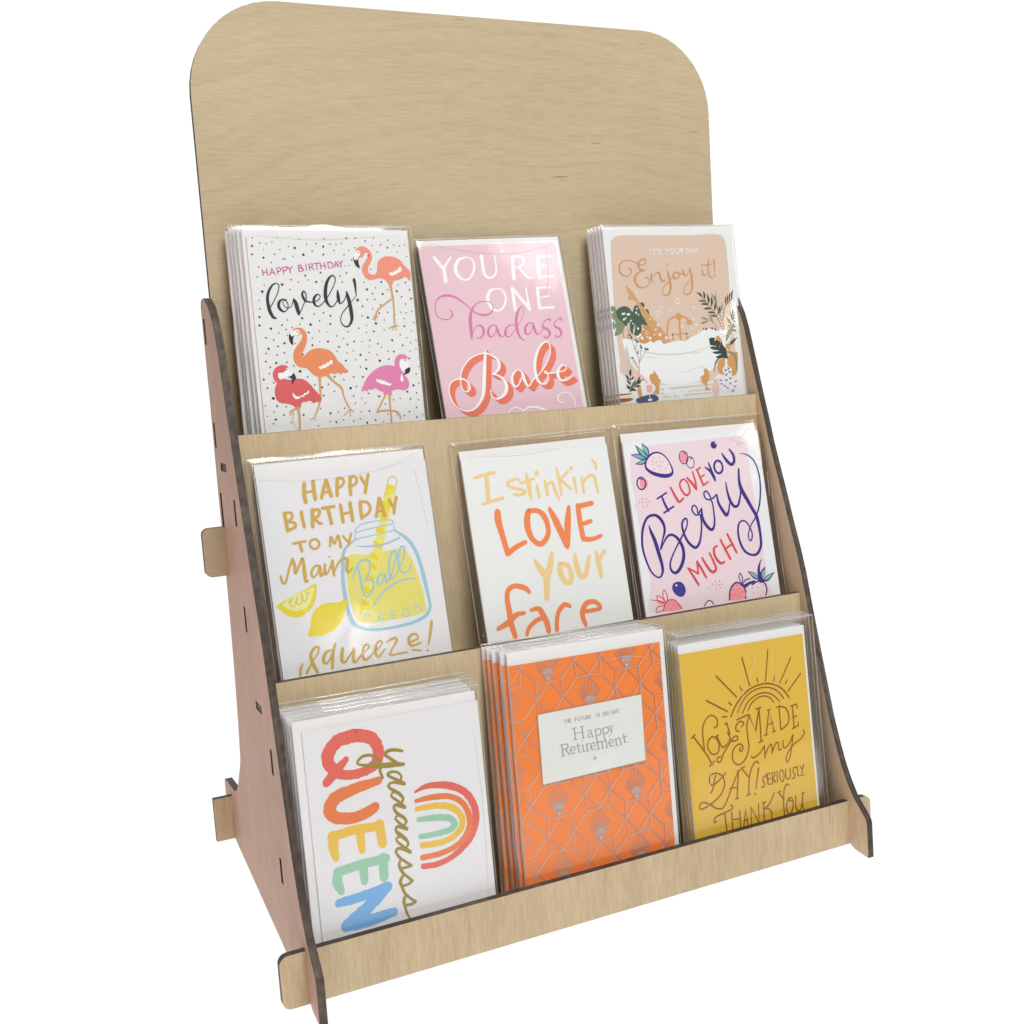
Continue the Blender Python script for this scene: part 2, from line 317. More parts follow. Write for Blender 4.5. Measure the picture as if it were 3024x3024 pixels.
class Print:
    def __init__(s, w, h, rough=0): s.v = []; s.f = []; s.mi = []; s.mats = []; s.z = 0.06; s.w = w; s.h = h; s.rough = rough; s.rnd = random.Random(5)
    def mat(s, c):
        m = ink(c)
        if m not in s.mats: s.mats.append(m)
        return s.mats.index(m)
    def face(s, idx, c): s.f.append(idx); s.mi.append(s.mat(c))
    def vert(s, x, y, z=None):
        s.v.append((min(max(x, .15), s.w - .15) * MM, min(max(y, .15), s.h - .15) * MM, (s.z if z is None else z) * MM)); return len(s.v) - 1
    def poly(s, c, pts):
        s.z += 0.0008
        tr = tessellate_polygon([[Vector((p[0], p[1], 0)) for p in pts]])
        ids = [s.vert(p[0], p[1]) for p in pts]
        for a, b_, d in tr: s.face((ids[a], ids[b_], ids[d]), c)
    def disc(s, c, x, y, r, ry=None, k=10):
        s.z += 0.0004
        ids = [s.vert(x + r * math.cos(2 * math.pi * i / k), y + (ry or r) * math.sin(2 * math.pi * i / k)) for i in range(k)]
        s.face(tuple(ids), c)
    def stroke(s, c, pts, sm=True, caps=True):
        """pts: (x, y, width) in mm"""
        s.z += 0.0008
        if sm: pts = smooth(pts, False, 9 if s.rough else 5)
        q = [pts[0]]
        for p in pts[1:]:
            if math.hypot(p[0] - q[-1][0], p[1] - q[-1][1]) > 0.05: q.append(p)
        pts = q; n = len(pts)
        if n < 2: return
        prev = None; z = s.z
        for i, p in enumerate(pts):
            a = pts[max(i - 1, 0)]; b_ = pts[min(i + 1, n - 1)]
            d = Vector((b_[0] - a[0], b_[1] - a[1]))
            if d.length < 1e-6: d = Vector((1, 0))
            d.normalize(); wd = max(p[2], .12) / 2
            if not sm and 0 < i < n - 1:
                d1 = Vector((p[0] - a[0], p[1] - a[1])).normalized(); cs = max(d1.dot(d), 0.45); wd /= cs
            nx, ny = -d.y * wd, d.x * wd; z += 0.00003
            ja = jb = 1
            if s.rough and wd > 1.6: ja, jb = 1 + s.rnd.uniform(-.10, .07), 1 + s.rnd.uniform(-.10, .07)
            cur = (s.vert(p[0] + nx * ja, p[1] + ny * ja, z), s.vert(p[0] - nx * jb, p[1] - ny * jb, z))
            if prev: s.face((prev[0], prev[1], cur[1], cur[0]), c)
            prev = cur
        if caps:
            for p, e, sg in ((pts[0], pts[1], -1), (pts[-1], pts[-2], -1)):
                d = Vector((p[0] - e[0], p[1] - e[1]))
                if d.length < 1e-6: continue
                d.normalize(); a0 = math.atan2(d.y, d.x); r = max(p[2], .12) / 2
                z += 0.00003
                ids = [s.vert(p[0] + r * .97 * math.cos(a0 + t_) * (1 if abs(t_) > 1.5 else .9), p[1] + r * .97 * math.sin(a0 + t_), z) for t_ in (-1.571, -1.05, -.52, 0, .52, 1.05, 1.571)]
                s.face(tuple(ids), c)
        s.z = z
    def run(s, text):
        shadow = None; pend = []
        def flush():
            nonlocal pend
            if shadow and pend:
                col, (dx, dy) = shadow
                for k in range(9, 0, -1):
                    for pts in pend: s.stroke(col, [(p[0] + dx * k / 9, p[1] + dy * k / 9, p[2] * 1.02) for p in pts])
            for pts in pend: s.stroke(pc, pts)
            pend = []
        pc = 'white'
        for ln in text.splitlines():
            f = ln.split(); kd, c, wd = f[0], f[1], int(f[2]) / 100 if f[0] != 'Z' else 0
            if kd == 'Z': s.lattice(); continue
            P = [tuple(int(v) for v in q.split(',')) for q in f[3:]]
            if kd == 'X':
                if pend: flush()
                shadow = None if c == 'off' else (c, (P[0][0] / 10, P[0][1] / 10)); continue
            if kd in 'sl':
                pts = [(p[0] / 10, p[1] / 10, p[2] / 100 if len(p) > 2 else wd) for p in P]
                if shadow: pend.append(pts); pc = c; continue
                s.stroke(c, pts, kd == 's')
            elif kd in 'pq':
                pts = [(p[0] / 10, p[1] / 10) for p in P]
                s.poly(c, smooth(pts, True, 4) if kd == 'p' else pts)
            elif kd == 'd':
                for p in P: s.disc(c, p[0] / 10, p[1] / 10, p[2] / 100 if len(p) > 2 else wd, k=14 if len(p) > 2 and p[2] > 150 else 7)
            elif kd == 'e':
                for p in P:
                    pts = [(p[0] / 10 + p[2] / 10 * math.cos(a / 12 * math.pi), p[1] / 10 + p[3] / 10 * math.sin(a / 12 * math.pi), wd) for a in range(25)]
                    s.stroke(c, pts, False, False)
        if pend: flush()
    def seg(s, c, a, b_, wd):
        # clip a straight line to the card
        x0, y0 = a; x1, y1 = b_; t0, t1 = 0.0, 1.0; dx, dy = x1 - x0, y1 - y0
        for p, q in ((-dx, x0 - .2), (dx, s.w - .2 - x0), (-dy, y0 - .2), (dy, s.h - .2 - y0)):
            if abs(p) < 1e-9:
                if q < 0: return
                continue
            r = q / p
            if p < 0: t0 = max(t0, r)
            else: t1 = min(t1, r)
        if t0 >= t1: return
        s.stroke(c, [(x0 + dx * t0, y0 + dy * t0, wd), (x0 + dx * t1, y0 + dy * t1, wd)], False, False)
    def lattice(s):
        C = 'silver'; w_ = .85
        for col in range(-1, 4):
            X = 30.2 + 32.3 * col; Y0 = 20.6 if col % 2 == 0 else 45.1
            for row in range(-1, 5):
                Y = Y0 + 49 * row
                H = 12.25
                # shell fan: solid foot and ribs opening upward
                if -8 < X < s.w + 8 and -14 < Y < s.h + 14:
                    foot = [(X, Y - H), (X + 4.6, Y - 5.4), (X + 2.2, Y - 3.4), (X, Y - 2.7), (X - 2.2, Y - 3.4), (X - 4.6, Y - 5.4)]
                    if all(0 < p[0] < s.w and 0 < p[1] < s.h for p in foot): s.poly('silverdark', foot)
                    for k in range(-4, 5):
                        a = k * .155; ex, ey = math.sin(a), math.cos(a)
                        # reach to the diamond's upper edge
                        r = H * 2 / (ey + abs(ex) * H / 8.7) if ey + abs(ex) * H / 8.7 else 0
                        r = min(r, 2 * H) * .95
                        s.seg(C, (X + ex * 3, Y - H + ey * 3), (X + ex * r, Y - H + ey * r), .75)
                for a, b_ in (((0, H), (8.7, 0)), ((8.7, 0), (0, -H)), ((0, -H), (-8.7, 0)), ((-8.7, 0), (0, H))):
                    s.seg(C, (X + a[0], Y + a[1]), (X + b_[0], Y + b_[1]), w_ * .6)
                for sg in (-1, 1):  # paler lines beside the silver paint the highlight on embossed edges
                    q = [(0, H), (9.8, H - .4), (21.7, 0), (9.8, -H + .4), (0, -H)]
                    for a, b_ in zip(q, q[1:]): s.seg('painted_tilehi', (X + sg * a[0] + .3, Y + a[1] - .4), (X + sg * b_[0] + .3, Y + b_[1] - .55), .6); s.seg(C, (X + sg * a[0], Y + a[1]), (X + sg * b_[0], Y + b_[1]), w_)
                    for a, b_ in (((0, -H), (10.6, -24.5)), ((10.6, -24.5), (0, -36.75)), ((9.8, H - .4), (10.6, 24.5)), ((9.8, -H + .4), (10.6, -24.5))):
                        s.seg('painted_tilehi', (X + sg * a[0] + .3, Y + a[1] - .4), (X + sg * b_[0] + .3, Y + b_[1] - .55), .6); s.seg(C, (X + sg * a[0], Y + a[1]), (X + sg * b_[0], Y + b_[1]), w_)
    def build(s, name):
        me = bpy.data.meshes.new(name); me.from_pydata(s.v, [], s.f)
        for m in s.mats: me.materials.append(m)
        for p, q in zip(me.polygons, s.mi): p.material_index = q
        return me

# ------------------------------------------------------------------ cards
paper_env = flat("white envelope paper", (0.80, 0.81, 0.82), 0.7, 0.02, 500, bump=0.1)
STOCK = {k: flat("card stock " + k, srgb(*c), 0.55, 0.015, 700) for k, c in dict(
    flamingo=(226, 229, 230), babe=(226, 194, 206), bath=(228, 232, 233), lemon=(225, 227, 231), face=(230, 234, 234), berry=(230, 234, 240),
    queen=(227, 229, 232), retire=INK['tile'], gold=(222, 184, 70)).items()}
edge_paper = flat("cut paper edge", (0.72, 0.71, 0.69), 0.8, 0.05, 2000)
clear = [film("clear cellophane %s" % n, g_, wr, sc_) for n, g_, wr, sc_ in (("smooth", .1, .6, 24), ("creased", .12, .7, 22), ("rippled", .1, .25, 30))]
seam = film("cellophane folded seam", .8, .5, 60, (0.96, 0.96, 0.95), milk=.32, cap=.4)

def slab(name, w, h, z0, z1, r=0.0, x0=0, y0=0):
    """sheet of card: box with a hint of bow"""
    bm = bmesh.new()
    nx, ny = 1, 1
    vs = [bm.verts.new(((x0 + a * w) * MM, (y0 + b_ * h) * MM, z * MM)) for z in (z0, z1) for a, b_ in ((0, 0), (1, 0), (1, 1), (0, 1))]
    fcs = [bm.faces.new([vs[i] for i in q]) for q in ((3, 2, 1, 0), (4, 5, 6, 7), (0, 1, 5, 4), (1, 2, 6, 5), (2, 3, 7, 6), (3, 0, 4, 7))]
    for i, f in enumerate(fcs): f.material_index = 0 if i < 2 else 1
    me = bpy.data.meshes.new(name); bm.to_mesh(me); bm.free(); return me

def bag(name, x0, x1, y0, y1, zb, zf, seed, amp=0.5):
    """clear sleeve: a pillow of thin film, flat over the card, pinched to seams at the sides, folded over at the top"""
    rnd = random.Random(seed); bm = bmesh.new(); NX, NY = 20, 26
    zm = (zb + zf) / 2; grid = []
    for side_, z in ((1, zf), (-1, zb)):
        g_ = []
        for j in range(NY + 1):
            row = []
            for i in range(NX + 1):
                u, v = i / NX, j / NY; u = 0.5 - 0.5 * math.cos(math.pi * u) if i not in (0, NX) else u
                v = 0.5 - 0.5 * math.cos(math.pi * v) if j not in (0, NY) else v
                eu = min(u, 1 - u) * (x1 - x0); ev = min(v, 1 - v) * (y1 - y0)
                k = min(1, eu / 1.3) ** .5 * min(1, (ev + .4) / 3.0) ** .5
                nz = (noise.noise(Vector((u * 3 + seed, v * 4, side_ * 3.1))) * amp + noise.noise(Vector((u * 11 + seed, v * 9, side_ * 5.3))) * .12) * k
                if side_ < 0: nz = -abs(nz) * .3
                else: nz = abs(nz) + .02
                x = x0 + u * (x1 - x0) + noise.noise(Vector((v * 6, seed, 0))) * .8 * (1 if i in (0, NX) else 0)
                y = y0 + v * (y1 - y0) + noise.noise(Vector((u * 5, seed, 5))) * 1.0 * (1 if j == NY else 0)
                row.append(bm.verts.new((x * MM, y * MM, (zm + (z - zm) * k + nz) * MM)))
            g_.append(row)
        grid.append(g_)
        for j in range(NY):
            for i in range(NX):
                q = [g_[j][i], g_[j][i + 1], g_[j + 1][i + 1], g_[j + 1][i]]
                f = bm.faces.new(q if side_ > 0 else q[::-1]); f.smooth = True
    me = bpy.data.meshes.new(name); bm.to_mesh(me); bm.free(); return me

def seams(name, x0, x1, y0, y1, zm, seed, creases=(), zc=0.0):
    """the pinched side seams and the folded top lip of the sleeve: narrow ridges of doubled film"""
    bm = bmesh.new(); rnd = random.Random(seed)
    def strip(P, Q, wd, axis):
        n_ = 22; prev = None
        for i in range(n_ + 1):
            t_ = i / n_; x = P[0] + (Q[0] - P[0]) * t_; y = P[1] + (Q[1] - P[1]) * t_
            wob = noise.noise(Vector((t_ * 6, seed, wd))) * .35
            wv = wd * (1 + .5 * noise.noise(Vector((t_ * 9, seed + 3, 1))))
            a = [((x - wv / 2, y) if axis else (x, y - wv / 2)), (x, y), ((x + wv / 2, y) if axis else (x, y + wv / 2))]
            hh = [0, .55 + wob, 0]
            cur = [bm.verts.new((p[0] * MM, p[1] * MM, (zm + h_) * MM)) for p, h_ in zip(a, hh)]
            if prev:
                for k in range(2): bm.faces.new((prev[k], prev[k + 1], cur[k + 1], cur[k])).smooth = False
            prev = cur
    strip((x0 + .3, y0), (x0 + .3, y1), .6, True); strip((x1 - .3, y0), (x1 - .3, y1), .6, True)
    strip((x0, y1 - .4), (x1, y1 - .4), 1.1, False)
    for cr in creases:                                    # soft folds across the front of the film
        pts = smooth([p + (0.0,) for p in cr], False, 6) if len(cr) > 2 else [p + (0.0,) for p in cr]
        prev = None
        for i, p in enumerate(pts):
            a_, b_ = pts[max(i - 1, 0)], pts[min(i + 1, len(pts) - 1)]
            d = Vector((b_[0] - a_[0], b_[1] - a_[1])).normalized(); q_ = .2 * math.sin(math.pi * (i + .5) / len(pts)) + .05
            cur = [bm.verts.new(((p[0] + d.y * k * q_) * MM, (p[1] - d.x * k * q_) * MM, (zc + h_) * MM)) for k, h_ in ((-1, 0), (0, .35), (1, 0))]
            if prev:
                for k in range(2): bm.faces.new((prev[k], prev[k + 1], cur[k + 1], cur[k]))
            prev = cur
    me = bpy.data.meshes.new(name); bm.to_mesh(me); bm.free(); return me

def tag(o, label, cat, group=None):
    o["label"] = label; o["category"] = cat
    if group: o["group"] = group

def frame(x, s0, zs, yb, yt, rho, dy=0, lift=0):
    """card frame: origin at its lower left corner, local x right, y up the card, z toward the shopper"""
    L_ = math.hypot(yt - yb, 155); upv = Vector((0, (yt - yb) / L_, 155 / L_)); n_ = Vector((0, -155 / L_, (yt - yb) / L_))
    ex = Vector((math.cos(rho), 0, 0)) + upv * math.sin(rho); ey = Vector((-math.sin(rho), 0, 0)) + upv * math.cos(rho)
    m = Matrix((ex, ey, n_)).transposed().to_4x4()
    m.translation = (Vector((x, yb, zs)) + upv * (s0 + lift)) * MM
    return TILT @ m

CREASES = dict(
    gold=(((66, 153), (69, 142), (60, 125), (46, 99), (36, 80)), ((22, 75), (15, 40), (9, 4)), ((88, 150), (84, 128), (92, 104))),
    queen=(((119, 138), (121, 90), (120, 40), (118, 12)),),
    retire=(((112, 160), (96, 164), (78, 163)), ((8, 60), (5, 30))),
    lemon=(((2, 154), (40, 150), (90, 153), (119, 161)), ((114, 150), (118, 110))),
    face=(((6, 156), (50, 153), (100, 156)),), berry=(((122, 158), (112, 150)), ((134, 120), (133, 100))),
    babe=(((4, 154), (40, 146), (80, 143), (112, 149)), ((108, 148), (104, 120), (98, 108))),
    flamingo=(((4, 155), (50, 152), (114, 156)), ((30, 12), (20, 24), (24, 38))), bath=(((100, 60), (106, 70), (118, 66)), ((60, 42), (84, 46))))

def make_card(kind, label, pose, env, slv, film_i, seed):
    w, h = pose['w'], pose['h']
    root = bpy.data.objects.new("greeting_card", None); COL.objects.link(root); root.empty_display_size = .02
    root.matrix_world = frame(pose['x'], pose['s0'], pose['zs'], pose['yb'], pose['yt'], pose['rho'])
    tag(root, label, "greeting card")
    mesh_obj("card", slab("card", w, h, -1.3, 0), root, [STOCK[kind], edge_paper])
    pr = Print(w, h, 1 if kind == 'queen' else 0); pr.run(CARD_ART[kind])
    mesh_obj("printed_front", pr.build("printed_front"), root)
    el, er, et = env
    if er + el > -900: mesh_obj("envelope", slab("envelope", w + el + er, h + et, -2.2, -1.45, x0=-el), root, [paper_env, paper_env])
    sl, sr, st = slv
    mesh_obj("clear_sleeve", bag("clear_sleeve", -sl, w + sr, -0.3, h + st, -2.35, pr.z + .12, seed), root, [clear[film_i]])
    mesh_obj("sleeve_seam", seams("sleeve_seam", -sl, w + sr, -0.3, h + st, -.9, seed, CREASES.get(kind, ()), pr.z + .35), root, [seam])
    return root

def copy_card(src, label, pose, dx, dyb, dyt, lift, drho, group):
    r = src.copy(); COL.objects.link(r); tag(r, label, "greeting card", group)
    r.matrix_world = frame(pose['x'] + dx, pose['s0'], pose['zs'], pose['yb'] + dyb, pose['yt'] + dyt, pose['rho'] + drho, lift=lift)
    for ch in list(src.children):
        c = ch.copy(); COL.objects.link(c); c.parent = r
    return r

# artwork of each card in tenths of a millimetre: kind colour width points (s smooth stroke, l straight stroke, p/q filled shape, d dots, e ring)
CARD_ART = {}
CARD_ART['flamingo'] = """d ink 49 43,1528,49 216,1538,82 301,1538,57 373,1520,49 439,1542,57 548,1525,57 714,1530,82 783,1531,65 919,1534,57 1026,1517,57 89,1493,57 135,1488,49 177,1500,49 34,1472,82 29,1415,73 113,1447,41 106,1391,82 187,1415,57 157,1358,49 65,1327,57 50,1258,57 227,1448,49 290,1469,49 333,1459,90 314,1400,49 243,1382,57 257,1382,49 421,1484,57 390,1412,98 456,1436,57 489,1490,57 539,1469,82 534,1413,73 591,1488,57 634,1484,49 676,1493,49 614,1442,49 686,1410,57 725,1443,49 771,1462,49 855,1512,57 901,1477,49 968,1483,57 1016,1462,73 1068,1481,57 1111,1475,49 1151,1484,49 936,1429,49 1090,1433,49 1159,1400,49 739,1375,57 720,1337,41 501,1286,73 388,1265,73 691,1282,65 642,1262,57 284,1237,57 335,1220,49 407,1234,49 463,1220,82 506,1225,41 653,1216,57 218,1204,98 270,1169,57 91,1202,49 74,1157,98 44,1096,49 45,1038,57 37,982,82 31,924,82 108,900,90 188,923,65 229,958,49 214,892,57 259,903,57 336,967,90 316,925,49 392,921,98 425,994,57 493,1002,57 459,946,57 542,979,73 536,922,73 451,874,49 374,866,73 504,866,41 574,836,49 661,863,49 623,818,49 699,793,65 647,773,65 582,757,73 505,797,82 391,775,73 398,825,49 444,800,41 743,886,57 802,905,49 756,789,49 795,854,49 853,860,73 816,797,65 873,770,65 809,753,49 899,745,49 874,916,98 818,961,90 776,973,57 787,1043,65 755,1088,49 826,1089,57 883,1089,57 870,1133,57 831,1162,90 817,1213,49 897,1173,49 945,1214,73 988,1158,49 947,1128,82 924,1049,57 859,1023,49 906,989,65 940,940,49 973,995,57 1025,974,57 1072,993,49 1114,987,49 1157,996,49 1057,1146,90 1073,1191,49 1130,1208,65 1156,1155,65 1162,1091,82 1089,1105,65 1115,1052,57 1094,946,49 1089,891,73 1166,915,57 932,869,49 985,791,82 1051,830,49 1100,807,49 1062,752,65 1123,768,49 1169,786,49 1138,857,41 1114,708,49 1162,722,49 989,709,73 944,714,49 800,709,49 858,692,49 736,694,82 685,726,49 637,711,49 698,660,49 773,657,65 876,647,98 945,656,65 1102,655,73 1174,656,41 623,658,73 726,608,49 769,593,90 669,539,57 737,537,73 682,470,57 638,460,98 594,523,57 529,547,65 479,496,57 516,443,57 655,403,57 579,320,57 663,351,49 714,383,49 736,347,49 768,416,57 846,391,82 762,289,65 701,288,49 687,239,49 637,224,57 736,207,82 801,222,65 886,332,57 953,360,49 900,261,49 1004,367,49 1063,413,82 1116,457,90 1159,470,49 1135,400,57 1083,359,65 1122,296,65 1065,268,65 1021,240,57 1118,224,65 1166,239,49 1142,350,49 1145,538,57 1173,592,49 67,837,65 120,820,57 78,761,82 58,729,57 50,674,65 77,633,57 67,590,49 23,550,73 90,525,57 43,490,65 77,417,106 17,370,49 97,362,73 71,321,49 79,270,82 61,241,57 23,296,49 160,354,49 146,776,65 160,868,49 193,796,82 219,851,41 133,715,57 185,730,57 121,661,82 197,663,57 243,635,57 284,596,98 333,556,57 379,496,57 430,476,73 436,417,65 140,298,65 186,243,49 278,290,73 403,328,49 473,291,82 509,225,73 530,296,49 463,230,49 376,206,57 564,238,49 860,206,49 685,1332,33 565,726,49
p salmon 0 772,1435 784,1456 811,1471 846,1467 874,1448 891,1419 892,1385 877,1352 857,1319 855,1285 873,1269 904,1270 920,1293 926,1335 940,1368 974,1392 1014,1400 1067,1393 1109,1368 1132,1334 1161,1305 1175,1283 1170,1224 1157,1228 1137,1250 1104,1237 1068,1227 1040,1221 1034,1200 998,1199 983,1222 945,1243 900,1235 861,1231 828,1248 810,1286 814,1327 835,1360 860,1394 866,1414 855,1427 836,1414 825,1398 803,1390 790,1394 805,1414 799,1435 786,1439
p white 0 773,1433 795,1441 808,1427 800,1406 786,1390 769,1398 756,1394 760,1410
p ink 0 750,1398 762,1373 784,1377 795,1394 787,1361 794,1315 771,1327 756,1352
d ink 49 792,1426,49 865,1404,65 875,1306,49
p white 0 1009,1276 1029,1284 1042,1280 1048,1293 1065,1292 1071,1305 1084,1305 1090,1318 1104,1324 1109,1305 1096,1284 1077,1280 1067,1269 1049,1267 1040,1259 1022,1261
s leg 179 1011,1201,228 1017,1150,163 1021,1100,147
s leg 122 1024,1100 1021,1016 1016,919
l leg 73 1018,919 1021,898 970,878
l leg 65 1022,902 992,861
l leg 65 1022,899 1023,862
l leg 65 1022,902 1044,889
s leg 114 1016,1093 962,1059 905,1018 879,981
l leg 73 879,981 853,946
l leg 65 879,981 864,941
l leg 65 882,981 875,935
l leg 65 884,987 891,958
p orange 0 261,877 271,895 301,902 333,892 353,867 357,826 344,778 322,738 310,710 317,697 336,713 372,740 415,752 465,749 513,731 544,697 565,659 600,624 611,603 633,586 616,570 587,576 581,559 557,573 531,566 510,575 493,567 490,547 462,556 427,546 407,551 371,573 334,615 285,625 255,655 245,696 256,740 284,780 312,811 324,843 319,864 304,852 291,846 293,860 307,880 295,889 274,881
p white 0 261,876 287,889 307,880 303,864 290,848 271,853 261,829 250,845 248,867
p ink 0 234,862 249,841 268,849 256,821 252,781 233,801 228,834
d ink 41 291,873,49 269,792,41 316,712,65
p white 0 418,620 444,627 453,639 470,634 480,650 496,648 502,661 522,665 523,640 504,637 494,625 477,621 467,609 451,614 441,602 425,610
s leg 163 420,554,212 416,481,147 411,407 395,351,122 368,295,98 353,267,98
l leg 65 353,267 322,253
l leg 65 353,267 359,247
s leg 147 479,558,212 525,508,147 571,465,163 579,419,106 595,364,106 620,309,106
l leg 82 620,309 570,270
l leg 73 620,309 615,262
l leg 73 620,309 644,294
p red 0 203,629 184,642 148,643 114,628 93,601 89,565 100,537 111,520 95,488 91,440 103,400 129,382 177,373 209,361 228,342 261,341 272,374 302,381 336,387 355,368 376,376 406,375 419,395 414,411 384,450 347,500 309,535 261,545 211,539 162,548 137,543 124,568 130,592 167,594 189,609 182,622
p white 0 167,594 190,615 206,611 216,592 241,591 230,573 205,560 180,561 155,550 131,555 127,584 142,591
p navy 0 196,560 222,571 236,587 250,558 248,542 230,526 224,508 216,515 218,547
d ink 41 188,612,49
p white 0 216,450 216,426 230,405 259,406 269,423 248,420 229,433
p white 0 273,427 290,430 300,442 317,445 331,462 332,444 316,433 303,429 293,420 277,416
s leg 179 244,343,212 247,286,163 242,195,147
s leg 114 239,335 202,329 186,312 182,294
l leg 73 201,321 203,282
p pink 0 1090,663 1074,681 1044,688 1011,675 990,646 987,613 977,605 934,612 880,605 825,578 777,538 742,490 720,449 718,428 737,440 757,431 776,446 798,441 821,452 849,434 883,416 881,395 912,402 943,396 945,421 987,436 1039,425 1072,440 1083,473 1074,508 1055,534 1042,556 1040,568 1025,594 1024,628 1035,649 1053,652 1070,643
p white 0 1036,530 1043,509 1035,488 1021,493 1022,518 1032,548
p white 0 1035,649 1053,652 1075,645 1095,625 1096,591 1063,572 1044,560 1025,594 1024,628
p ink 0 1061,572 1096,591 1103,574 1088,549 1042,538 1061,555
d ink 41 1068,639,49
p white 0 836,517 857,509 866,513 878,500 896,503 904,490 921,489 929,479 947,478 936,464 910,469 897,474 876,477 855,488 838,498
l leg 122 894,398 852,334 816,277
s leg 122 816,279 883,287 957,277 982,257 992,223
s leg 65 969,268 967,243
s leg 147 925,398,196 921,330,131 920,197,131
l magenta 65 88,1311 93,1267
l magenta 65 118,1315 123,1270
l magenta 57 91,1289 122,1292
l magenta 65 138,1270 157,1317 175,1274
l magenta 57 146,1286 171,1289
l magenta 65 195,1276 192,1321 215,1322 221,1309 210,1298 194,1295
l magenta 65 236,1280 233,1324 258,1327 263,1314 251,1302 234,1299
l magenta 65 266,1328 283,1307 301,1331
l magenta 65 283,1307 284,1284
l magenta 65 345,1338 364,1339 369,1328 360,1319 347,1317
l magenta 65 345,1339 347,1295 370,1297 379,1305 374,1316 360,1319
l magenta 65 400,1344 401,1301
l magenta 65 425,1303 422,1345 446,1347 449,1335 439,1325 424,1323
l magenta 65 437,1323 456,1306
l magenta 65 458,1349 497,1353
l magenta 65 478,1351 479,1306
l magenta 65 505,1353 507,1311
l magenta 65 536,1357 539,1314
l magenta 57 505,1331 538,1335
l magenta 65 560,1359 562,1316 582,1319 595,1330 597,1347 581,1359 560,1359
l magenta 65 605,1320 620,1364 639,1324
l magenta 57 611,1336 635,1339
l magenta 65 637,1365 654,1346 669,1369
l magenta 65 654,1346 656,1324
s ink 82 155,971,65 133,979,196 114,1018,245 106,1066,220 106,1115,204 121,1162,179 149,1201,122 177,1213,65 194,1198,65 183,1153,65 153,1098,65 116,1042,65
s ink 82 238,1096,65 210,1102,82 186,1085,179 178,1053,212 194,1024,163 218,1016,73 241,1040,65 244,1072,65 226,1095,49 210,1085,49 218,1055,49 245,1040,57 272,1059,49 288,1099,98
s ink 82 288,1102,114 300,1079,245 308,1038,277 315,999,196 318,989,65
s ink 82 317,991,65 354,1058,65 380,1110,65 377,1143,82 364,1155,98 353,1135,147 359,1109,179 375,1087,147 406,1079,82 435,1078,57 466,1094,65 481,1117,65 466,1133,82 443,1117,163 432,1089,204 437,1060,163 461,1047,82 488,1063,65 521,1095,57
s ink 82 521,1095,65 565,1156,65 601,1222,65 600,1253,82 583,1264,98 552,1238,179 530,1190,237 520,1132,253 524,1083,228 542,1050,147 567,1045,73 595,1075,65 609,1106,65
s ink 82 612,1156,114 612,1114,245 614,1082,196 625,1065,82 656,1089,65 680,1142,65
s ink 82 677,1146,114 684,1113,228 692,1064,269 698,997,269 696,948,212 672,907,131 641,901,82 615,933,65 624,983,65 663,1031,65 711,1080,49 747,1121,41
s ink 82 742,1234,212 746,1187,163 746,1146,98 748,1119,41
d ink 65 754,1088,106"""
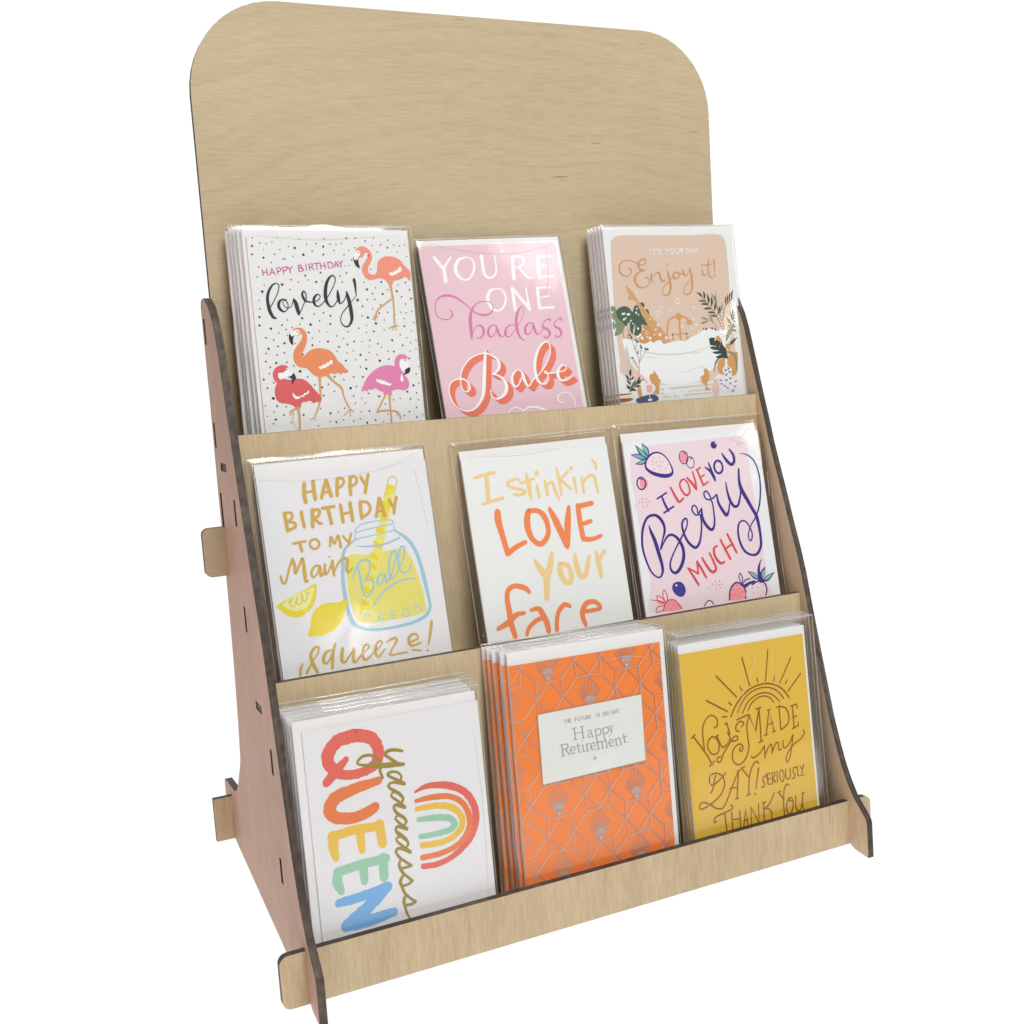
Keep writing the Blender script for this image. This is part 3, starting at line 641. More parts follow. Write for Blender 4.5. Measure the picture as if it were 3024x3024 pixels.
CARD_ART['babe'] = """s white 167 116,1422,251 153,1364,284 175,1334,267
s white 167 251,1423,134 175,1334,201
s white 167 178,1338,267 177,1237,317
s white 167 369,1413,134 314,1398,234 277,1346,284 277,1289,284 313,1247,184 365,1244,134 407,1284,184 431,1340,184 423,1394,150 387,1414,117 365,1412,117
s white 167 507,1420,284 503,1346,284 506,1279,267 538,1249,201 585,1259,150 610,1300,150 616,1358,134 616,1416,134
s white 167 688,1456,234 686,1421,84
s white 167 767,1402,284 758,1318,301 748,1231,317
s white 167 760,1402,134 824,1404,150 861,1381,184 850,1344,167 799,1321,134 762,1314,117
s white 167 810,1316,150 844,1264,201 879,1233,167 922,1231,84
l white 284 985,1400 977,1309 971,1228
l white 134 984,1398 1103,1398
l white 117 979,1322 1056,1323
l white 167 972,1233 1096,1236
s white 167 589,1159,117 538,1150,217 503,1106,284 499,1057,284 525,1006,234 566,987,150 615,1009,167 648,1065,184 648,1115,167 624,1154,134 585,1160,117
l white 267 719,1157 717,1070 714,985
l white 284 723,1153 840,986
s white 167 838,1157,117 837,1080,167 839,981,251
l white 284 937,1149 930,1058 929,983
l white 134 937,1149 1046,1148
l white 117 937,1071 1033,1078
l white 201 930,989 1053,987
s orchid 84 164,1018,50 183,1001,117 181,969,134 147,946,84 105,947,84 63,976,67 54,1024,67 69,1080,84 109,1118,134 171,1127,184 229,1112,167 282,1073,117 335,1025,84 363,990,100 412,967,150 464,960,167 511,978,100 531,1014,67 516,1052,67 465,1067,67 411,1057,84 371,1031,134 340,984,234 323,919,284 317,854,251 310,784,150
s orchid 84 321,805,67 337,845,67 370,880,84 404,877,150 421,848,201 409,807,167 379,785,100 349,791,67
s orchid 84 531,869,84 502,879,84 466,853,167 454,813,217 472,788,134 507,809,67 533,861,67
s orchid 84 528,874,84 535,840,217 545,798,184 574,784,67 620,818,50
s orchid 84 688,868,67 643,866,84 606,836,167 595,799,167 613,779,100 647,792,67 692,838,50 749,901,50 782,958,50 785,999,67 768,1004,84 734,969,167 710,912,217 702,846,234 710,787,184 730,753,100 756,743,50
s orchid 84 853,870,67 817,876,84 780,849,167 768,809,201 787,786,117 824,813,67 847,862,67
s orchid 84 844,870,84 851,837,217 858,798,184 882,780,84 927,823,50
s orchid 84 994,874,84 1001,894,134 972,892,84 935,865,84 929,836,167 967,812,201 979,778,184 950,750,100 923,755,117 928,769,67
s orchid 84 1097,876,84 1104,894,134 1075,892,84 1037,864,84 1032,835,167 1069,812,201 1081,775,184 1053,749,100 1025,754,117 1030,768,67
X coral 0 39,-40
s white 100 411,693,67 396,645,201 373,549,284 352,453,301 328,357,267 290,296,201 239,252,150 176,238,100 112,264,100 67,324,100 54,398,100 78,460,100 125,484,100 185,483,117 222,447,117 228,407,117 202,385,100 174,395,84 160,437,84 167,501,100 195,563,100 254,623,100 330,658,100 410,664,117 466,635,150 499,596,217 495,547,234 462,513,150 424,500,100 467,492,117 513,456,201 531,405,284 512,349,267 461,313,167 416,313,100 392,348,100 393,376,84
s white 100 676,508,84 641,515,100 599,481,184 585,433,234 600,391,184 633,400,100 676,459,84 679,500,84
s white 100 676,508,100 686,466,251 698,407,217 721,384,117 771,434,100 818,463,100 891,533,100 949,620,100 958,695,100 926,718,117 867,677,167 821,605,234 797,523,251 797,449,251 820,401,184 864,389,100 898,424,100 898,474,100 873,488,100 888,470,100 953,469,100 991,474,84 1048,478,100 1072,506,100 1047,525,117 1005,499,201 986,450,251 1006,406,184 1062,406,100 1114,431,84
X off 0 0,0
s white 117 508,194,84 551,223,100 596,223,117 636,196,150
s white 117 635,194,100 685,218,150 749,216,201 799,195,184 847,180,84
s white 117 991,229,117 956,243,134 953,277,100 996,306,84 1051,297,100 1089,252,100 1095,184,100"""
CARD_ART['bath'] = """p peach 0 65,1471 83,1507 128,1535 214,1541 540,1538 836,1536 1039,1543 1130,1534 1167,1497 1176,1442 1177,1306 1170,1077 1170,924 1168,753 1165,583 1144,371 794,358 400,374 61,427 39,558 35,721 39,987 52,1286
p paper 0 24,429 401,382 898,377 1197,376 1201,239 1223,199 477,203 -13,200 1,398
l stone 89 376,334 995,337
l stone 125 390,292 991,303
l stone 71 386,259 966,263
l stone 89 412,228 881,234
p sage 0 8,976 51,967 59,914 86,864 116,823 94,775 63,752 15,746 37,810 11,795 9,851 34,866 8,884
p leaf 0 52,939 78,962 127,976 173,963 202,929 221,965 247,982 267,955 285,906 309,864 335,804 278,824 271,783 241,734 194,744 159,772 143,805 160,853 127,814 102,847 68,873 53,906
d leaf 71 299,979,231 335,924,214 348,907,142
s peach 89 169,849,45 155,813,160 161,747,89
s peach 71 214,827,53 198,778,160 190,746,53
d paper 71 110,914,107 125,917,98 157,909,116 171,910,89 114,870,98 131,879,89 179,859,80 246,952,80 236,920,98 195,834,71 238,793,107 14,932,107 29,848,80 256,903,71
l brown 62 94,775 99,714
l brown 62 150,789 131,712
p skin 0 158,1139 191,1117 221,1087 237,1062 273,1004 357,903 451,796 543,668 541,654 463,658 403,720 344,797 290,905 252,988 227,1018 176,1025 173,1040 185,1064 171,1105
p skindark 0 294,815 345,801 395,737 463,658 247,671 263,759
s gold 160 507,711 519,798 546,853 597,873 657,877 705,861 733,830
d gold 71 637,872,303
p gold 0 701,815 717,841 748,846 763,817 733,802
s gold 196 640,859 632,683
l gold 98 560,729 704,731
p gold 0 546,693 557,717 571,696 557,684
p gold 0 687,695 701,719 715,697 699,687
d navy 62 560,729,80 697,730,80
p tub 0 81,710 115,714 171,706 243,676 300,670 341,688 368,674 404,687 443,689 463,658 513,667 573,672 623,678 682,672 735,697 830,734 863,760 944,760 993,740 1046,750 1106,739 1131,687 1043,564 969,457 900,389 793,345 640,326 444,334 303,378 214,430 147,508 102,608
s stone 71 182,640,36 282,603,71 424,575,89 620,569,89 823,592,53 907,621,36
s stone 71 288,569,27 334,555,62 392,548,36
s stone 71 719,568,27 780,569,53 831,579,27
p stone 0 107,648 120,643 133,553 136,455 95,474
p palepink 0 159,454 265,382 271,349 152,389
p palepink 0 793,345 947,442 959,373 819,314
p gold 0 296,397 309,420 333,423 346,447 375,408 390,374 404,365 384,325 371,256 337,258 314,268 342,295 341,328 314,346 303,371
p gold 0 785,367 828,389 827,423 850,439 877,412 878,361 850,312 853,270 876,277 868,256 823,259 832,297 809,315 793,350
d tub 71 251,739,125 267,714,142 316,722,71 341,711,134 405,778,89 428,813,116 439,735,134 498,706,125 385,736,71 362,862,71 285,783,89 230,728,107 475,958,80 562,930,80 538,706,80 790,945,80 752,884,62 657,792,80 585,770,62 254,1086,62 798,803,107 778,845,80 821,743,89 754,771,80
e tub 53 640,1000,20,21
e tub 45 442,908,21,23
e tub 36 317,755,12,13
d leafdark 53 868,762,80 894,761,107 953,764,98 985,754,89
s frond 62 1058,748 1041,801 1000,879 947,948 894,1017 838,1065
s frond 80 908,1007,27 910,1042,214 901,1074,27
s frond 80 941,967,27 946,1007,231 937,1050,27
s frond 80 968,939,27 977,985,231 977,1027,27
s frond 80 993,909,27 1008,950,231 1013,992,27
s frond 80 1021,871,27 1042,911,214 1054,949,27
s frond 80 844,1061,27 868,1048,214 894,1017,36
s frond 80 919,987,27 883,994,160 843,994,27
s frond 80 940,959,27 904,968,196 863,966,27
s frond 80 966,924,27 929,930,196 885,927,27
s frond 80 993,889,27 961,896,178 923,899,27
s frond 80 1016,861,27 983,867,178 948,874,27
s frond 53 1066,751 1072,842 1098,926 1134,967 1196,1012
s frond 71 1120,953,27 1115,985,160 1120,1023,27
s frond 71 1136,967,27 1136,1001,160 1142,1039,27
s frond 71 1156,982,27 1158,1018,160 1173,1055,27
s frond 71 1181,998,27 1184,1038,178 1201,1078,27
s sage 62 1057,826 1041,886 1023,946 996,1014
s sage 71 1026,912,27 1020,963,178 1021,1068,27
s sage 71 1010,963,27 1006,1014,214 979,1048,27
s sage 71 1040,877,27 1067,927,196 1082,969,27
s sage 53 1008,764 971,812 925,848
s sage 71 927,827,27 880,816,178 841,809,27
s sage 71 924,829,27 884,850,160 852,857,27
s sage 71 966,808,27 955,847,178 929,882,27
s frond 71 1156,771,27 1131,814,178 1107,851,27
s frond 71 1172,813,27 1162,856,160 1144,901,27
s frond 71 1149,754,27 1131,772,142 1109,788,27
s frond 71 1176,821,27 1176,872,160 1180,923,27
s sage 89 1079,647,53 1113,713,392 1162,771,267 1184,780,36
s frond 89 1106,611,36 1146,644,267 1197,677,36
s frond 71 1151,729,36 1179,740,125 1195,718,27
d navy 45 1192,889,53 1194,863,62 1182,838,62 1185,812,71 1172,792,80 1184,770,62
p gold 0 969,457 1000,502 1068,513 1124,547 1182,556 1182,497 1156,379 1101,358 1030,369 977,398
s sage 89 931,396,27 950,467,178 997,519,214 1061,541,71
s sage 107 1069,562,71 1125,551,231 1161,506,231 1157,387,36
p leafdark 0 914,680 946,689 971,681 962,656 1007,688 1034,657 1045,619 1072,588 1075,549 1080,506 1037,513 986,514 962,527 1021,548 960,551 937,569 1004,576 934,590 916,612 988,613 920,627 914,655
d gold 71 1001,680,214 1025,662,160 1091,612,214 1103,590,142
p speck 0 1052,504 1074,502 1071,450 1109,422 1104,365 1139,328 1146,259 1127,227 985,253 972,313 1025,365 1016,421 1045,451
l navy 62 1036,420 1043,404 1059,418
l navy 62 1069,435 1075,419 1091,432
l navy 62 1037,381 1045,366 1060,380
l navy 62 1073,400 1082,387 1096,401
l navy 62 1031,335 1041,319 1057,333
l navy 62 1074,349 1084,333 1100,349
l navy 62 1069,307 1081,291 1095,305
l navy 62 1126,321 1134,305 1146,319
l navy 62 1110,279 1123,263 1138,277
l navy 62 978,323 990,331 1002,324
l navy 62 980,297 992,305 1003,294
l navy 62 1009,277 1020,285 1034,274
l navy 62 1088,246 1098,227 1113,245
l navy 62 1037,258 1049,266 1058,257
p palepink 0 902,313 962,315 951,209 903,209
l ink 45 934,337 934,320
s sage 45 208,459 214,549 190,632 167,714
s sage 45 209,467 178,534 159,568
s sage 45 213,508 231,572 251,641
s sage 45 215,524 259,571 299,622
s sage 45 194,623 205,664 215,692
d sagedark 71 156,744,107 165,723,125 203,701,98 218,688,116 245,654,98 250,637,107 287,627,107 306,622,116 155,560,107 214,606,80 209,594,80
s brown 45 209,467,45 189,387,45
l palebrown 160 161,535 209,467 183,371 129,358
s leafdark 53 101,286 119,391 134,463
s leafdark 71 122,415,27 120,444,196 133,472,27
s leafdark 71 117,383,27 92,409,214 76,430,27
s leafdark 71 119,387,27 138,398,178 150,414,27
s leafdark 71 110,347,27 97,372,196 84,393,27
s leafdark 71 106,310,27 92,327,231 76,353,27
s leafdark 71 104,294,27 132,309,214 164,297,27
s sagedark 71 105,318,27 148,357,231 166,388,27
s leafdark 71 155,340,27 187,370,214 211,410,27
s leafdark 71 166,347,27 206,365,231 242,383,27
s leafdark 71 144,324,27 183,334,178 213,329,27
s sagedark 71 109,310,27 156,348,214 195,354,27
p cream 0 -92,242 -65,277 100,280 131,260 106,211 -22,201 -92,206
p brown 0 -87,242 105,241 105,221 -2,210 -90,218
p brown 0 -60,277 100,280 104,271 -52,265
p gold 0 176,314 213,329 209,250 178,256
p speck 0 210,361 245,368 262,300 252,251 216,247
p speck 0 123,272 161,274 171,232 141,226
p slate 0 163,235 318,259 357,205 176,198
p palered 0 259,331 312,332 309,290 288,274 263,284
l tub 62 282,276 282,221
e tub 80 281,215,18,5
d tub 80 446,271,303 493,252,267 552,256,303 590,241,231 632,259,178 664,274,107
l tub 71 425,1422 425,1379
l tub 71 444,1422 486,1425
l tub 71 464,1422 464,1379
l tub 53 496,1430 495,1419
s tub 71 531,1418 511,1422 505,1409 526,1398 522,1385 500,1384
l tub 71 569,1427 583,1406 603,1427
l tub 71 583,1406 582,1383
e tub 71 634,1406,18,20
s tub 71 669,1427 668,1398 684,1388 702,1398 706,1428
l tub 71 715,1387 716,1427 738,1427 742,1415 716,1406 740,1387
l tub 71 775,1428 775,1387 797,1392 807,1408 798,1425 775,1428
l tub 71 813,1386 835,1428 849,1387
l tub 53 822,1400 845,1401
l tub 71 855,1428 869,1408 887,1429
l tub 71 869,1408 870,1389
d tub 36 895,1389,36
s bronze 89 201,1279,53 224,1270,89 227,1242,89 194,1214,71 147,1223,116 121,1260,134 131,1309,116 170,1336,80 227,1338,62 282,1318,62 318,1301,71 362,1308,89 378,1337,89 357,1347,89 323,1338,125 302,1305,178 310,1273,160 333,1260,98 359,1259,62
s bronze 89 347,1257,71 292,1240,125 261,1208,187 256,1168,187 279,1131,125 325,1117,80 376,1140,62 389,1173,71 373,1199,71 349,1198,62
s bronze 89 418,1229,125 410,1197,160 413,1164,125
s bronze 89 414,1180,62 448,1221,62 475,1240,89 493,1228,160 499,1195,187 515,1165,142 544,1177,62
s bronze 89 574,1251,107 579,1209,178 587,1159,187 586,1110,187 566,1065,142 530,1049,80 503,1071,62 513,1112,62 562,1152,62 616,1192,62
s bronze 89 661,1236,71 635,1229,125 622,1200,169 640,1183,107 676,1195,62 684,1223,62 666,1240,62 677,1222,62 709,1223,71
s bronze 89 718,1256,107 729,1223,169 746,1205,89 775,1234,62 793,1264,62
s bronze 89 792,1267,89 798,1221,169 803,1162,169 794,1104,169 769,1059,107 728,1052,80 709,1077,62 725,1114,62 770,1155,62 829,1214,53
s bronze 89 915,1252,89 914,1218,134 932,1201,80 957,1219,53
s bronze 89 988,1340,71 975,1284,134 972,1225,134 986,1191,107 1010,1183,53
l bronze 80 935,1285 1009,1294
s bronze 89 1039,1327,142 1037,1275,116 1033,1220,53
d bronze 62 578,1302,80 917,1291,80 1034,1199,80"""
CARD_ART['lemon'] = """p lemonwash 0 558,944 723,936 913,950 960,945 994,918 1031,845 1064,686 1081,538 1067,476 935,460 700,461 582,480 554,537 532,638 535,788
l lemonpale 644 922,1331 635,556
q lemon 0 910,1391 967,1376 952,1341 887,1335
q lemonpale 0 935,1416 974,1394 958,1345 899,1370
q lemon 0 925,1417 973,1387 964,1358 905,1376
q lemon 0 876,1309 921,1259 904,1211 860,1265
q lemon 0 839,1232 893,1198 873,1160 825,1188
q lemon 0 796,1120 855,1103 841,1069 787,1089
q lemon 0 765,1033 814,987 805,956 750,995
q lemon 0 735,957 785,914 771,880 720,914
q lemon 0 711,888 762,854 748,820 697,854
q lemon 0 672,813 731,769 718,744 663,779
q lemon 0 646,728 700,684 681,651 635,685
q lemon 0 615,643 664,600 667,555 589,558
l straw 70 885,1326 935,1448 956,1467 993,1455 999,1432 961,1336
s jarblue 174 638,1054,122 578,1022,174 535,974,226 518,888,261 504,792,261 503,660,278 511,553,278 529,488,313 552,458,296 611,426,226 701,408,191 832,405,191 976,418,226 1067,449,261 1108,497,226 1112,551,226 1097,709,296 1079,848,261 1047,952,261 1000,1022,226 923,1084,122
s jarblue 78 643,1119 664,1137 709,1157 812,1164 897,1162 925,1145 916,1130 844,1123 730,1114 646,1104 641,1121
s jarblue 70 640,1098 633,1059 704,1061 837,1074 923,1086 926,1117
s jarblue 104 631,1008,43 731,991,122 844,996,122 957,1025,122
s jarblue 139 621,873,139 628,792,157 635,685,157 653,646,130 693,667,130 720,726,139 706,755,130 664,759,113
s jarblue 122 574,789,104 615,865,130 662,902,148 707,893,148 709,844,130 688,793,122 660,759,104
s jarblue 122 813,785,122 775,781,148 747,749,148 756,716,130 786,734,104 811,776,130 813,722,130 846,753,104
s jarblue 122 846,753,104 900,863,122 914,924,130 892,936,130 859,877,148 843,798,148 854,743,130 896,773,104
s jarblue 122 896,773,104 964,881,122 980,952,130 957,959,130 930,904,148 922,824,148 944,775,130 993,787,113 1013,825,104
s jarblue 113 696,576,87 754,640,122 847,699,122 936,727,113 1029,723,87
l jarpale 96 590,503 606,551 623,509 653,553 652,502
l jarpale 96 710,459 738,522 754,462
l jarpale 78 723,482 750,485
s jarpale 96 844,519 811,520 808,498 839,489 831,466 803,467
e jarpale 96 925,491,24,28
l jarpale 96 999,478 995,542 1050,493 1050,556
p lemon 0 25,679 152,729 282,780 311,784 309,732 283,657 241,611 184,581 131,583 82,605 44,646
p flesh 0 65,681 151,725 289,763 284,727 258,670 217,632 154,623 112,635 81,657
s squig 78 102,684 131,708 113,670 142,657 172,719 161,667 192,671 205,734 210,677 241,707 233,743 261,726
p lemon 0 210,447 217,476 234,499 241,550 275,606 334,641 406,643 454,636 484,652 512,641 507,606 492,582 471,532 427,478 368,443 303,427 252,437 224,433
d flesh 35 360,606,35 388,615,35 409,603,35 438,616,35 461,617,35 389,589,35 410,581,35 439,590,35 462,591,35 368,570,35 398,557,35 426,561,35 450,564,35 409,540,35 432,540,35
l golddark 296 326,1480 315,1416 319,1352
l golddark 278 390,1491 387,1425 388,1365
l golddark 191 328,1419 383,1424
l golddark 244 433,1369 455,1427 482,1488
l golddark 278 483,1488 494,1432 504,1375
l golddark 174 451,1402 502,1409
l golddark 261 563,1488 554,1434 547,1374
s golddark 191 559,1489 598,1490 607,1460 583,1435 560,1429
l golddark 261 658,1492 647,1433 644,1371
s golddark 191 656,1492 694,1491 702,1463 685,1438 653,1428
l golddark 226 734,1487 747,1454 760,1428
l golddark 244 791,1497 770,1438 751,1372
l golddark 261 162,1294 165,1231 167,1172
s golddark 191 161,1293 204,1292 213,1261 179,1234
s golddark 209 180,1234 221,1220 221,1191 168,1172
l golddark 244 279,1290 280,1235 286,1183
l golddark 278 358,1295 351,1235 344,1179
s golddark 209 354,1288 400,1291 401,1256 364,1232
s golddark 209 368,1229 387,1203 410,1193
l golddark 226 427,1297 514,1300
l golddark 261 467,1293 473,1239 479,1185
l golddark 261 560,1306 561,1246 562,1185
l golddark 261 630,1314 631,1256 632,1186
l golddark 191 560,1242 627,1246
l golddark 261 705,1312 701,1257 701,1196
s golddark 209 703,1310 749,1305 772,1271 756,1228 704,1201
l golddark 244 806,1195 825,1251 845,1320
l golddark 296 847,1319 859,1257 871,1195
l golddark 174 830,1231 870,1235
l golddark 244 918,1304 931,1266 944,1245
l golddark 244 974,1316 951,1255 941,1204
l golddark 174 192,1080 281,1086
l golddark 226 237,1085 242,1047 245,1021
e golddark 165 340,1059,33,33
s golddark 174 445,1028,157 461,1094,191 479,1041,157 512,1097,174 521,1013,226
l golddark 157 547,1088 573,1047
l golddark 174 608,1098 589,1056 580,1021
s golddark 157 76,874,139 85,827,174 106,827,157 145,921,157 173,978,174
s golddark 174 173,976,209 182,924,235 181,877,191 215,929,157 243,973,174 243,881,278 244,811,191 263,819,104
s golddark 157 354,905,157 318,906,157 290,866,191 299,834,157 328,852,122 355,896,191 353,835,191 384,866,104
s golddark 174 392,909,191 383,846,217 407,854,122 445,919,174
s golddark 174 448,928,209 445,880,226 446,825,174
s golddark 174 449,848,122 494,913,157 533,932,191 554,918,235 542,866,235 546,830,157 585,862,87
d golddark 61 430,958,70
s golddark 139 118,188,191 128,236,174 149,264,70
s golddark 174 268,355,157 245,359,174 207,313,226 217,242,261 238,186,209
s golddark 174 163,195,209 209,261,122 259,317,122 268,355,139
s golddark 174 361,320,174 313,311,209 289,264,226 305,235,174 344,272,139 375,337,157
s golddark 174 386,363,191 360,287,226 342,194,209
s golddark 174 433,320,209 417,247,244 435,222,157 488,274,139 514,314,191 498,237,226 508,209,157 564,257,104 614,288,122 622,314,122 590,310,191 567,252,226 589,213,174 656,259,104 713,299,122 712,326,122 682,313,191 662,254,226 683,219,157 736,268,104
s golddark 174 752,308,122 801,329,191 829,314,191 782,251,157 766,218,174 832,216,139 893,215,104
s golddark 174 925,282,139 985,299,139 981,327,139 944,333,191 916,301,226 932,255,191 1006,268,104
l golddark 122 933,226 997,211
s golddark 174 1105,399,244 1081,311,191 1058,246,122
d golddark 70 1045,203,96"""
CARD_ART['face'] = """s cream2 237 88,1396,201 162,1412,255 251,1420,255
s cream2 365 185,1410,347 178,1305,383 167,1208,347
s cream2 237 115,1198,182 196,1211,274 292,1226,219
s cream2 201 451,1334,128 432,1352,164 372,1345,219 341,1322,237 383,1291,237 457,1266,274 475,1244,255 432,1232,255 386,1239,201
s cream2 274 508,1384,201 519,1311,383 516,1231,310 522,1185,146
l cream2 219 451,1317 568,1341
d cream2 82 597,1378,210 893,1384,182
s cream2 237 584,1286,219 589,1197,274
s cream2 255 655,1313,237 659,1259,292 661,1203,237
s cream2 237 667,1276,201 716,1298,237 730,1233,274 754,1160,182
s cream2 237 770,1396,237 777,1300,274 778,1187,164
l cream2 219 864,1363 781,1304
l cream2 237 784,1310 866,1228
s cream2 237 906,1311,237 909,1196,201
s cream2 237 974,1305,219 973,1187,219
s cream2 237 968,1251,182 1029,1307,255 1081,1303,255 1090,1237,237 1096,1168,164
s cream2 237 1087,1429,219 1110,1396,237 1111,1357,219
s orangeink 474 230,1127,511 225,1062,547 240,954,456 261,811,438
s orangeink 401 261,809,420 328,846,401 419,876,328
s orangeink 456 480,1099,456 460,1041,529 456,970,511 482,887,420 544,845,420 608,897,420 624,967,401 604,1050,456 557,1096,383 481,1103,383
s orangeink 456 659,1099,310 699,993,547 760,803,493
s orangeink 456 823,1093,310 792,963,566 761,796,420
s orangeink 438 904,1093,438 900,977,438 906,838,438
l orangeink 401 903,1087 1026,1098
l orangeink 328 905,947 995,963
s orangeink 365 908,835,401 987,824,347 1064,840,292
s cream2 456 472,726,292 511,652,511 552,597,547
s cream2 456 619,761,328 596,684,511 553,592,566 537,514,493 524,436,438
s cream2 420 676,673,401 669,611,456 693,545,438 741,528,401 758,580,401 742,652,383 685,673,365
s cream2 420 815,727,255 815,635,474 837,557,401 879,562,438 910,639,401 936,701,255
s cream2 401 997,725,255 1007,644,456 1012,526,310
l cream2 310 1074,718 1019,665
s orangeink 401 390,503,292 355,540,420 281,566,365 222,544,401 201,477,401 204,389,456 204,302,456 222,198,401
s orangeink 401 94,276,328 180,306,456 256,353,401 324,357,274
s orangeink 401 377,369,255 444,369,401 475,311,474 493,255,456 499,191,420
s orangeink 365 486,300,310 410,286,365 344,244,328 317,196,310
s orangeink 365 707,347,292 662,366,401 607,325,365 579,258,347 568,189,365
s orangeink 365 816,290,310 893,287,328 964,295,310 924,347,365 852,349,420 810,302,438 800,249,401 816,186,328"""
